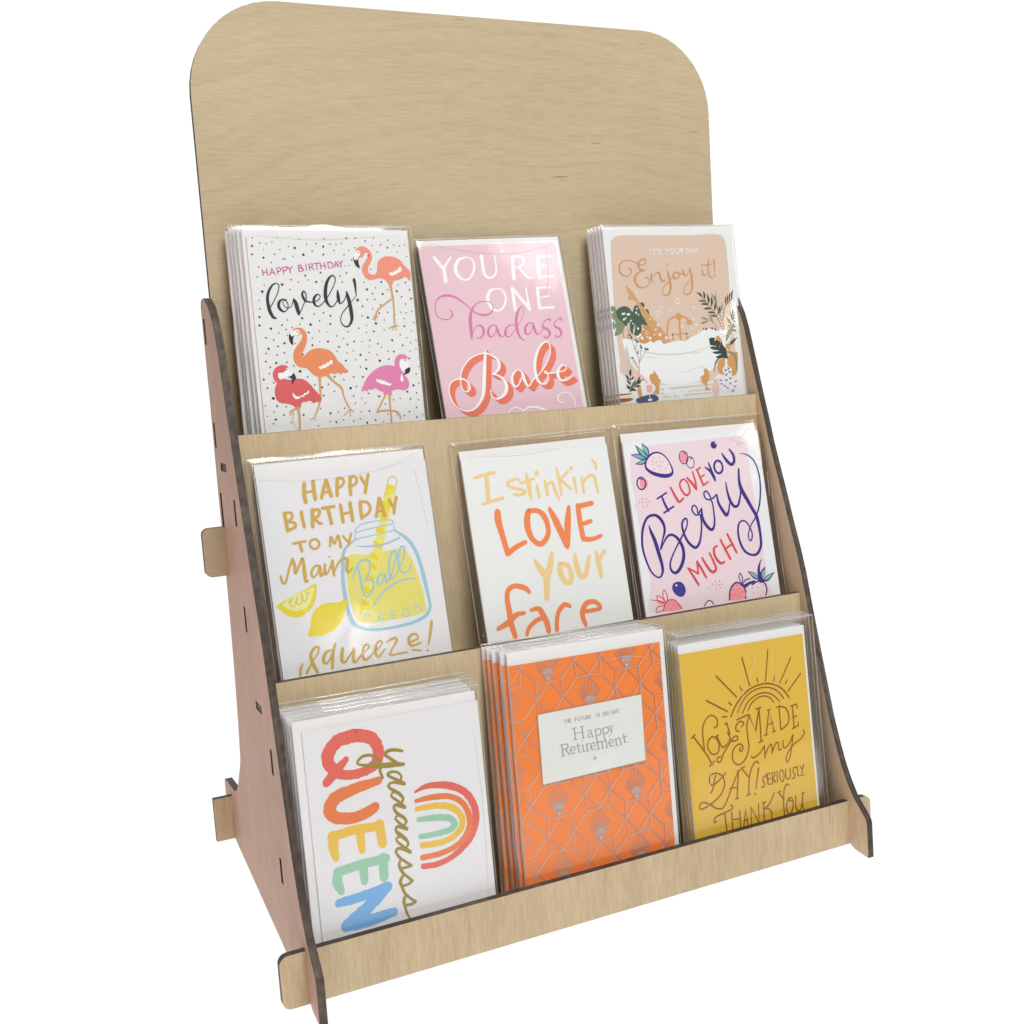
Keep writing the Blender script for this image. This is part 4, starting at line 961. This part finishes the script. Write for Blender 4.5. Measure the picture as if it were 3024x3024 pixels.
CARD_ART['berry'] = """p blush 0 48,1386 78,1444 248,1502 545,1507 873,1517 1096,1513 1193,1485 1172,1364 1169,1149 1185,913 1190,679 1194,445 1198,258 1180,168 645,168 70,186 82,449 56,763 44,1075 38,1280
s indigo 444 220,1398,58 166,1447,464 115,1516,39
s teal 290 207,1412,39 167,1452,271 128,1500,29
s indigo 444 224,1411,58 206,1471,483 174,1527,39
s teal 290 220,1429,39 203,1473,309 179,1514,29
s indigo 444 209,1394,58 141,1423,425 62,1445,39
s sky 290 190,1402,39 136,1425,251 82,1438,29
s indigo 444 209,1390,58 154,1377,386 93,1368,39
s teal 251 193,1389,39 153,1379,232 111,1373,29
p blush2 0 258,1440 311,1443 369,1412 411,1345 424,1281 397,1256 333,1255 243,1279 188,1324 184,1365 211,1408
s indigo 174 258,1440,155 311,1443,135 369,1412,116 411,1345,116 424,1281,174 396,1254,290 333,1253,328 243,1281,290 189,1322,213 184,1365,155 211,1408,155 258,1440,155
l seed 58 262,1399 269,1406
l seed 58 317,1397 324,1404
l seed 58 244,1373 251,1381
l seed 58 282,1361 289,1369
l seed 58 319,1364 326,1372
l seed 58 348,1357 354,1365
l seed 58 248,1346 255,1354
l seed 58 293,1333 300,1341
l seed 58 387,1337 393,1344
l seed 58 255,1309 261,1317
l seed 58 315,1327 322,1334
l seed 58 310,1296 317,1303
l seed 58 362,1304 369,1312
d rose 87 548,1381,406
e indigo 87 546,1383,41,52
e indigo 77 603,1338,37,46
s indigo 68 548,1429 566,1410 579,1422
s indigo 68 604,1379 613,1365 631,1377
d indigo 87 850,1460,309
d white 58 866,1473,58
d rose 87 143,1208,386
e indigo 126 121,1212,39,48
s indigo 87 109,1255 127,1240 140,1254
l indigo 145 246,1077 339,1117
s indigo 193 291,1095,155 309,1030,213 335,972,213
l indigo 155 290,960 389,1002
s red2 193 384,1156,174 416,1082,232 445,1033,213 492,1057,155
s red2 174 494,1202,174 473,1168,174 490,1111,193 525,1078,193 559,1105,174 553,1169,155 522,1208,155 491,1200,155
s red2 174 552,1217,174 594,1165,232 624,1119,232
s red2 174 624,1119,193 625,1181,174 611,1260,155
s red2 174 657,1271,174 678,1203,193 697,1142,193
l red2 155 697,1142 748,1167
l red2 155 648,1270 692,1288
l red2 135 673,1205 720,1227
s indigo 232 736,1287,116 784,1249,251 805,1210,290 817,1170,174
s indigo 174 776,1319,135 798,1234,232
e indigo 193 866,1278,41,52
s indigo 232 919,1383,135 952,1327,271 995,1287,271 1028,1311,271 1026,1367,251 995,1413,135
s indigo 232 136,876,77 148,823,251 172,749,328 189,658,328 205,567,290 205,505,232 178,464,155 142,468,135 98,518,155 67,611,174 52,710,193 63,806,213 90,883,213 136,941,213 200,952,232 247,920,271 274,863,251 271,810,213 239,742,135 213,678,135
s indigo 232 219,681,116 259,739,155 308,779,193 359,768,232 403,714,271 422,639,290 404,561,309 356,495,271 311,478,232 280,513,193 290,574,155 339,649,135 406,731,155 480,823,135 495,884,155 470,891,174 441,845,193 453,762,213 485,695,232 537,653,232 580,684,213 606,745,174 627,834,155 624,911,155 586,911,135 555,955,155 575,992,135 604,968,135 609,922,135 648,959,135
s indigo 193 647,957,155 645,877,251 677,810,271 718,778,251 750,820,193 760,911,155 754,1008,135 703,1031,135 689,1074,155 714,1094,135 741,1060,135 757,1026,135 812,1057,135
s indigo 193 812,1057,155 817,988,232 849,920,290 879,880,271 906,914,174 924,968,135
s indigo 193 916,1146,116 919,1070,193 934,994,271 965,945,251 1005,950,213 1039,1021,174 1051,1071,135
s indigo 232 1061,1244,174 1050,1150,251 1060,1075,367 1097,997,348 1139,909,309 1172,840,328 1182,764,290 1184,680,251 1175,597,251 1131,537,232 1073,530,193 1007,570,213 971,657,213 970,750,193 997,807,155 1044,816,135 1081,775,135 1104,707,135 1089,653,135 1066,656,116 1070,711,116 1104,772,116 1167,840,135 1216,929,155 1250,1057,155 1256,1188,155 1228,1294,135 1170,1350,116 1103,1370,68
s red2 213 440,500,155 483,424,213 519,355,213
s red2 193 447,497,155 531,444,174
s red2 193 531,444,155 534,540,193
s red2 193 535,542,193 567,477,213 600,403,193
s red2 213 587,565,174 619,498,232 664,440,251 705,460,232 689,526,193 663,594,174
s red2 213 747,644,155 711,623,213 713,559,232 756,501,251 798,508,155
s red2 193 786,688,193 823,601,213 856,522,213
s red2 193 859,727,193 892,648,213 925,569,213
l red2 174 813,607 893,641
p indigo2 0 341,405 379,379 392,328 370,291 332,284 289,311 268,358 287,396
d white 58 311,379,87
p rose2 0 160,195 190,253 235,274 285,258 332,189
s red2 106 160,195 188,253 235,274 285,258 332,189
s red2 106 184,249,77 152,272,116 63,297,48
s red2 106 190,253,77 130,266,87 120,320,77 166,296,77 191,256,77
s red2 97 191,257,77 174,313,87 192,359,77 215,307,87 205,264,77
s red2 97 177,237,77 114,233,87 96,195,77 150,201,77
l seed 58 254,226 260,234
l seed 58 228,194 234,202
l seed 58 277,210 284,217
p rose2 0 792,195 810,268 845,309 892,324 942,292 960,234 946,188
s indigo 135 792,195 808,268 845,312 892,326 942,292 962,234 948,188
p blush2 0 969,192 974,251 1020,291 1103,311 1155,287 1169,234 1152,188
s indigo 135 1031,289 1103,311 1155,287 1171,234 1152,188
s indigo 155 921,304,116 964,289,290 1000,303,232 1058,314,193
s indigo 97 934,311,58 914,360,97 929,399,77 947,356,97 933,307,58
s indigo 116 939,306,77 971,334,116 1020,342,77
s indigo 425 1116,320,77 1066,359,444 1009,403,39
s teal 290 1101,334,39 1064,363,271 1024,392,29
s indigo 425 1128,314,77 1152,367,464 1184,418,39
s teal 251 1138,331,39 1159,370,271 1178,401,29
s indigo 425 1135,304,97 1196,324,444 1266,361,58
s teal 251 1160,314,39 1197,328,271 1249,352,29
s indigo 232 1155,482,77 1121,417,232 1117,362,328 1126,314,483
p blush2 0 550,185 577,213 609,213 636,182
s indigo 97 545,183 577,213 609,215 636,182
l seed 58 849,300 855,307
l seed 58 876,301 883,308
l seed 58 832,270 839,277
l seed 58 865,265 872,273
l seed 58 898,266 905,273
l seed 58 853,230 860,238
l seed 58 915,236 922,243
l seed 58 819,226 826,233
l seed 58 890,216 897,224
l seed 58 1054,291 1061,299
l seed 58 1099,290 1106,297
l seed 58 1026,262 1033,270
l seed 58 1082,255 1089,262
l seed 58 1135,267 1142,274
l seed 58 1030,216 1036,223
l seed 58 1074,214 1081,222
l seed 58 1131,211 1138,219
l seed 58 1093,189 1100,196
l seed 58 1026,1497 1033,1505
l seed 58 1050,1477 1057,1485
l seed 58 1064,1509 1071,1516
l seed 58 1078,1442 1085,1450
l seed 58 1099,1496 1106,1504
l seed 58 1104,1431 1111,1438
l seed 58 1135,1480 1142,1487
l seed 58 1142,1451 1149,1459
l seed 58 1077,1470 1084,1478
l seed 58 1111,1458 1118,1466
l seed 58 105,1082 111,1089
l seed 58 143,1083 150,1090
l seed 58 78,1062 84,1070
l seed 58 103,1058 110,1065
l seed 58 136,1055 142,1062
l seed 58 163,1058 170,1066
l seed 58 106,1024 112,1031
l seed 58 39,1041 45,1049
l seed 58 145,1029 151,1036
l seed 58 677,359 684,366
l seed 58 715,356 722,364
l seed 58 647,340 653,347
l seed 58 679,336 685,343
l seed 58 735,328 742,336
l seed 58 610,317 617,325
l seed 58 673,300 679,307
l seed 58 716,299 723,306
l seed 58 704,323 711,331"""
CARD_ART['queen'] = """s qred 818 354,1446,900 228,1429,900 157,1347,859 166,1271,818 236,1207,654 359,1193,654 468,1232,736 500,1318,777 459,1407,859 349,1448,879
s qred 614 128,1171,593 198,1234,634 275,1300,429
s qorange 716 482,1118,573 318,1095,777 180,1062,879 132,992,879 167,935,818 277,906,777 383,924,757 441,948,675
l qyellow 634 124,813 290,827 465,815
s qyellow 614 137,821,675 132,741,695 142,667,470
s qyellow 614 318,811,634 323,680,491
s qyellow 614 458,827,675 467,692,634
l qgreen 634 140,574 307,591 481,591
s qgreen 614 148,572,654 134,510,695 156,442,511
s qgreen 614 317,583,634 318,471,511
s qgreen 614 458,602,654 454,466,634
s qblue 614 130,370,593 285,377,675 475,403,634
s qblue 716 479,399,593 341,308,859 164,208,818
s qblue 716 164,200,614 320,206,818 499,222,614
s qred 409 726,989,143 821,1012,409 974,985,511 1090,912,532 1146,800,532 1143,684,511 1078,577,470 957,498,429 842,469,409 733,477,409
s qorange 409 727,927,266 835,930,409 977,907,409 1065,840,429 1103,735,450 1082,644,450 998,568,409 871,536,409 734,536,409
s qyellow 409 728,872,348 862,868,429 980,833,470 1042,759,470 1039,685,470 970,629,450 868,610,429 740,620,429
s qgreen 409 732,799,348 853,786,450 951,762,470 991,717,450 954,683,450 864,676,409 735,681,368
s olive 205 667,1282,180 633,1295,220 589,1303,239 555,1297,239 547,1277,239 569,1255,220 603,1224,239 631,1202,220 665,1192,239
s olive 205 665,1192,247 601,1203,360 527,1210,379 455,1222,320 384,1241,180 352,1254,160 355,1275,180 390,1298,199 437,1297,199 475,1277,220 498,1248,239 504,1214,239 498,1180,199 512,1129,180
s olive 205 638,1093,160 641,1116,160 624,1141,160 592,1156,180 559,1154,199 550,1140,199 577,1118,199 609,1097,220 658,1061,239
s olive 205 657,1060,239 625,1073,239 589,1084,180 559,1082,180 546,1067,180 559,1047,199 590,1022,239 617,999,239 637,970,199 635,949,160 622,937,160
s olive 205 597,1018,160 567,1015,140 561,993,160 588,966,180 612,943,199 645,902,239
s olive 205 645,902,239 609,922,280 580,931,199 568,916,180 579,885,199 603,858,239 630,835,220 646,806,180 633,787,160
s olive 205 606,856,180 580,854,140 574,836,160 594,807,180 618,783,199 645,754,239
s olive 205 645,754,239 609,774,260 580,784,199 567,769,180 576,739,199 599,716,220 630,684,220
s olive 205 579,744,199 606,716,240 633,685,199 644,653,180 631,635,160
s olive 205 590,712,160 567,708,140 569,685,160 592,658,180 619,630,199 653,594,240
s olive 205 653,594,240 618,620,280 586,634,220 560,633,199 555,609,180 576,572,199 610,539,180 651,502,199
s olive 205 651,501,199 613,498,180 580,499,180
s olive 205 580,558,180 566,527,199 575,493,240 591,460,199 621,428,180 648,398,199
s olive 205 648,397,199 616,382,180 582,379,180
s olive 205 584,447,199 563,413,240 571,375,220 582,336,199 598,311,199 628,278,180 656,253,199
s olive 205 656,252,199 625,243,199 591,244,199
s olive 205 586,306,199 574,277,220 579,236,199 586,195,160 604,150,120"""
CARD_ART['retire'] = """Z lattice 0 0,0
q plate 0 191,1331 1054,1342 1047,844 191,824
l silver 59 191,1331 1054,1342 1047,844 191,824 191,1331
l greytext 48 394,1259 410,1259
l greytext 48 402,1259 403,1232
l greytext 48 416,1259 418,1232
l greytext 48 433,1259 434,1232
l greytext 48 417,1245 433,1245
l greytext 48 456,1259 439,1259 441,1232 457,1232
l greytext 48 440,1245 453,1246
l greytext 48 502,1259 486,1259 487,1232
l greytext 48 486,1246 499,1246
l greytext 48 509,1259 510,1238 518,1232 526,1238 525,1260
l greytext 48 532,1260 549,1260
l greytext 48 540,1260 542,1232
l greytext 48 555,1260 556,1238 565,1233 573,1238 572,1260
l greytext 48 580,1233 579,1260 592,1260 595,1253 593,1246 579,1246
l greytext 48 588,1246 597,1233
l greytext 48 619,1260 602,1260 603,1233 620,1233
l greytext 48 603,1246 616,1247
l greytext 48 657,1261 659,1233
l greytext 48 689,1258 677,1261 673,1254 690,1242 686,1233 674,1236
l greytext 48 720,1261 721,1234 735,1234 738,1241 734,1247 720,1247
l greytext 48 720,1261 731,1261 735,1254 732,1247
l greytext 48 745,1234 743,1261 757,1261 761,1254 758,1248 744,1248
l greytext 48 753,1248 762,1234
l greytext 48 776,1262 777,1234
l greytext 48 808,1258 799,1262 792,1248 801,1234 809,1238 809,1248 802,1248
l greytext 48 815,1262 816,1234
l greytext 48 832,1262 833,1234
l greytext 48 816,1248 833,1248
l greytext 48 839,1262 856,1262
l greytext 48 847,1262 849,1234
l greytext 107 473,1187 478,1103
l greytext 107 537,1187 542,1102
l greytext 48 475,1147 540,1146
l greytext 48 456,1186 491,1187
l greytext 48 522,1187 552,1188
l greytext 48 459,1102 494,1103
l greytext 48 527,1103 558,1104
s greytext 71 579,1138,48 596,1150,71 611,1138,95 617,1097,95 626,1095,48
s greytext 71 610,1127,48 585,1120,83 583,1102,83 605,1103,48
l greytext 95 643,1146 652,1054
l greytext 48 636,1145 654,1147
l greytext 48 640,1052 663,1053
s greytext 83 648,1141,48 673,1150,71 691,1130,95 682,1105,95 654,1102,48
l greytext 95 708,1146 716,1054
l greytext 48 700,1145 718,1147
l greytext 48 705,1052 728,1053
s greytext 83 713,1141,48 738,1150,71 753,1132,95 746,1107,95 717,1103,48
l greytext 48 755,1150 781,1151
l greytext 83 765,1149 779,1103
l greytext 48 795,1158 776,1098 753,1077
l greytext 107 363,1085 368,1003
l greytext 48 347,1084 382,1085
l greytext 48 349,1002 387,1003
s greytext 95 369,1084,59 406,1081,95 410,1055,107 372,1045,48
l greytext 95 390,1044 422,1002
s greytext 71 433,1028,48 465,1030,59 464,1049,71 444,1054,83 430,1032,107 445,1004,83 469,1009,48
l greytext 95 491,1071 498,1005
l greytext 48 480,1054 511,1054
s greytext 48 498,1005 513,1004
l greytext 95 530,1056 536,1004
l greytext 48 522,1003 549,1003
d greytext 59 530,1082,59
l greytext 95 562,1056 568,1004
s greytext 59 564,1044 581,1056 591,1051
l greytext 48 554,1003 582,1003
s greytext 71 599,1029,48 630,1030,59 629,1049,71 612,1054,83 596,1033,107 610,1004,83 636,1009,48
l greytext 95 653,1053 659,1001
s greytext 71 655,1042,48 678,1055,71 691,1042,95 693,1001,95
s greytext 71 690,1038,48 713,1054,71 726,1042,95 728,1000,95
l greytext 48 644,1000 669,1001
l greytext 48 683,999 705,1000
l greytext 48 718,999 739,999
s greytext 71 753,1027,48 783,1028,59 782,1046,71 764,1052,83 749,1030,107 764,1001,83 788,1007,48
l greytext 95 806,1052 812,1000
s greytext 71 808,1040,48 830,1053,71 843,1041,95 847,1001,95
l greytext 48 796,999 822,999
l greytext 48 837,999 858,1000
l greytext 95 876,1072 881,1009
l greytext 48 864,1051 903,1052
s greytext 59 881,1009 899,1010
q silverdark 0 624,960 640,939 622,920 606,941"""
CARD_ART['gold'] = """l brownink 137 575,1447 623,1220
l brownink 114 827,1474 778,1231
l brownink 114 1044,1381 914,1196
l brownink 114 1124,1238 989,1120
l brownink 137 319,1342 492,1151
l brownink 137 211,1168 394,1054
l brownink 114 701,1268 701,1233
l brownink 103 868,1258 860,1215
l brownink 103 988,1208 965,1179
l brownink 114 531,1228 546,1192
l brownink 125 410,1122 439,1097
l brownink 125 343,1019 386,1015
s brownink 137 423,1009 475,1084 559,1159 653,1202 770,1213 871,1185 944,1134 992,1066
s brownink 114 484,1025 540,1104 623,1164 728,1186 817,1172 891,1129 939,1068
s brownink 114 534,1018 590,1091 671,1135 762,1142 837,1112 895,1052
s brownink 114 589,1030 627,1080 695,1114 759,1116 809,1092 839,1052
s brownink 114 258,949,103 287,959,137 294,1005,125 259,1044,114 209,1040,114 159,976,125 151,895,125 153,802,125
l brownink 137 62,918 125,828 177,747 212,670
l brownink 125 46,904 81,928
l brownink 125 187,664 236,695
s brownink 125 235,886 195,857 189,796 227,750 277,759 290,819 265,870 229,887
l brownink 125 263,876 291,889
s brownink 125 278,883 307,806 330,786 384,823 397,883 375,970
l brownink 114 359,960 387,963
s brownink 125 379,897 409,824 459,820 468,845 437,850 395,811 325,740 294,684 263,684 266,715 295,720
s brownink 125 509,911,91 535,938,137 505,958,114 465,934,125 461,893,125 491,883,103
s brownink 125 476,974 541,989 592,996 591,986 564,917 562,834 564,739 524,662 463,626 415,651 402,705 428,763 480,785 509,759 493,725 475,739 487,758
l brownink 125 592,996 641,857 692,1032
l brownink 125 662,1027 712,1034
l brownink 137 692,1032 690,895 685,770
l brownink 125 663,763 702,772
l brownink 125 739,813 786,1001 818,826
l brownink 103 763,888 816,895
l brownink 103 719,810 754,812
l brownink 103 798,822 831,827
l brownink 103 770,1000 801,1003
l brownink 125 885,1016 884,825
l brownink 103 858,1010 898,1014
s brownink 125 885,1013 948,990 973,922 953,861 884,825
l brownink 125 1015,1000 1015,818
l brownink 114 1001,997 1062,1003 1061,971
l brownink 103 1014,904 1052,911
l brownink 114 995,816 1059,832 1059,859
s brownink 114 576,674,91 599,654,125 660,679,114 710,728,114
l brownink 114 711,731 709,634
s brownink 114 712,659 754,715 781,726 780,658
s brownink 114 781,668 820,725 847,730 847,672 874,678
s brownink 114 894,738 894,685 920,680 964,720 996,768
s brownink 114 999,768 973,676 952,605 920,563 908,592 936,640 1001,692 1071,723 1108,759 1102,787
s brownink 125 234,586 217,543 198,485 171,459
s brownink 125 327,586 266,544 201,515 174,541 185,591 235,602 294,570 309,505 266,430 187,384 111,358 68,356 65,388 103,401 161,374 219,331 280,329 338,406
s brownink 125 338,406 400,508 448,580
l brownink 125 448,580 410,371
l brownink 103 351,460 425,456
l brownink 103 394,365 429,372
l brownink 103 433,580 464,581
l brownink 125 475,598 539,513
l brownink 103 469,591 511,602
s brownink 125 641,601,114 628,622,125 587,598,125 547,522,125 522,380,125
l brownink 103 502,376 540,379
s brownink 125 638,565,148 616,488,125 594,408,91
d brownink 80 584,373,91
s brownink 114 697,491 678,491 668,462 679,439 676,413 650,416
l brownink 103 744,505 712,506 715,421 748,420
l brownink 103 714,464 740,464
l brownink 103 760,417 760,508 786,506 786,476 759,465 790,422
l brownink 103 810,509 807,424
e brownink 103 854,465,21,46
s brownink 103 895,509 892,445 912,426 934,448 939,511
s brownink 103 1000,502 974,507 966,474 981,450 971,425 948,429
l brownink 103 1010,514 1009,434 1039,431
l brownink 103 1040,508 1054,474 1079,517
l brownink 103 1054,474 1054,430
d brownink 57 1069,428,57
s brownink 125 208,235,103 183,230,114 199,268,114 275,283,125 352,299,125 361,323,114 343,332,103
l brownink 125 285,281 291,145
l brownink 114 350,278 345,144
l brownink 114 425,274 420,139
l brownink 103 345,217 420,212
l brownink 114 447,133 481,267 492,134
l brownink 103 459,188 494,188
l brownink 114 523,133 533,278 595,144 607,289
l brownink 114 656,290 647,149
s brownink 114 763,345 719,277 661,241
s brownink 114 660,238 701,233 723,192 721,150
l brownink 103 643,290 675,291
s brownink 114 916,377,103 895,389,114 865,355,114 847,252,114 846,154,114
l brownink 125 805,345 852,274
l brownink 103 798,341 831,348
s brownink 114 915,279 879,245 872,183 901,150 932,192 937,255 915,279 894,266 925,247
s brownink 114 969,281 962,196 982,158 1018,185 1043,288
l brownink 103 1029,285 1057,294
s brownink 103 1031,215 1035,160 1050,146"""
POSE = {
    'flamingo': dict(x=-198.29, s0=1.58, zs=126, yb=97.5, yt=113, rho=-0.0134, w=118.2, h=153.8),
    'babe': dict(x=-61.53, s0=0.0, zs=126, yb=98, yt=129, rho=0.0223, w=116.4, h=151.1),
    'bath': dict(x=86.44, s0=0.0, zs=126, yb=97.5, yt=113, rho=0.0015, w=121.1, h=158.3),
    'lemon': dict(x=-210.38, s0=0.0, zs=-36.5, yb=56, yt=84, rho=0.0062, w=122.9, h=156.2),
    'face': dict(x=-58.64, s0=0.0, zs=-36.5, yb=56, yt=84, rho=0.0128, w=123.4, h=154.1),
    'berry': dict(x=76.25, s0=0.71, zs=-36.5, yb=56, yt=84, rho=-0.0055, w=130.2, h=154.6),
    'queen': dict(x=-211.48, s0=1.43, zs=-200, yb=9, yt=24, rho=-0.0115, w=124.4, h=153.0),
    'retire': dict(x=-63.41, s0=2.39, zs=-200, yb=9, yt=22, rho=-0.0191, w=124.8, h=170.5),
    'gold': dict(x=80.07, s0=2.1, zs=-200, yb=9, yt=26, rho=-0.0178, w=117.9, h=155.3),
}
ORD = ["second", "third", "fourth", "fifth", "sixth", "seventh"]
# kind: label, envelope (left, right, top) and sleeve margins, film, copies behind [dx, dyb, dyt, lift, rho], what the stack shows
DECK = dict(
    flamingo=("white birthday card with flamingos and black dots, frontmost at top left", (2.5, .5, 5.2), (3.4, 3.5, 8), 1,
              [(-2.0, 3.6, 3.2, .5, .004), (-4.9, 7.4, 6.6, .4, -.003), (-5.8, 11, 10, 1.4, .002), (-8.8, 15, 13.5, .5, -.004)], "flamingo birthday card"),
    babe=("pink card reading You're One badass Babe, alone in the top row middle", (0, 4, 4.7), (3, 7, 6), 0, [], ""),
    bath=("peach card with bathtub and plants reading Enjoy it, frontmost at top right", (0, 4.5, 3.2), (1.5, 6.2, 4.2), 1,
          [(-1.3, 3.5, 3.2, -.6, .0), (-2.4, 7, 6.5, -1.0, .001), (-3.8, 10.5, 10, -1.4, .0), (-4.9, 14.2, 13.5, -1.6, .001)], "peach bathtub card"),
    lemon=("white card with lemonade jar and gold Happy Birthday lettering, middle row left", (0, 0, 8), (5, 2.5, 11.5), 0, [(-.8, 3, 2, .5, .0)], "lemonade birthday card"),
    face=("white card with orange brush lettering I stinkin' Love your face, middle row centre", (0, 0, 6.2), (6.5, 8, 13), 2, [], ""),
    berry=("pale pink card with strawberries reading I love you Berry much, middle row right", (0, -1, 7), (7, 7, 14.5), 2, [], ""),
    queen=("white card with sideways rainbow and Yaaaaasss Queen lettering, frontmost at bottom left", (5.5, -1, 7), (6.2, 2.0, 11), 0,
           [(-1.0, 6, 4, 1, .0), (-1.6, 12, 8, 2.4, .002), (-3.0, 18, 12, 3.4, -.001), (-3.6, 24, 16, 5, .001)], "sideways rainbow card"),
    retire=("orange and silver geometric Happy Retirement card, frontmost in bottom row centre", (0, 4.5, 9.2), (1.0, 6, 11.5), 0,
            [(-2.6, 3.8, 3.4, .4, .004), (-3.4, 7.6, 7, 1.6, -.003), (-5.6, 11.5, 10.5, 1.1, .006), (-9.2, 15.6, 14.5, 3.0, -.004), (-10.0, 20, 18.5, 2.2, .003)], "orange retirement card"),
    gold=("mustard card with brown sun rays reading You made my day, frontmost at bottom right", (-.5, 3, 6.6), (1.0, 12, 14), 2,
          [(-.9, 3.4, 3, .5, .0), (-1.7, 6.8, 6.2, 1.2, .001), (-2.8, 10.4, 9.5, 1.8, -.001)], "mustard sun card"))
for i, (k, (label, env, slv, fi, cps, short)) in enumerate(DECK.items()):
    src = make_card(k, label, POSE[k], env, slv, fi, i * 7 + 2)
    if cps: src["group"] = short + "s in one stack"
    for j, (dx, dyb, dyt, lift, dr) in enumerate(cps):
        lab = "%s %s from the front of its stack, only its left edge showing" % (ORD[j], short)
        if j == len(cps) - 1 and j > 0: lab = "rearmost %s of its stack, only a sliver of its left edge showing" % short
        copy_card(src, lab, POSE[k], dx, dyb, dyt, lift, dr, short + "s in one stack")
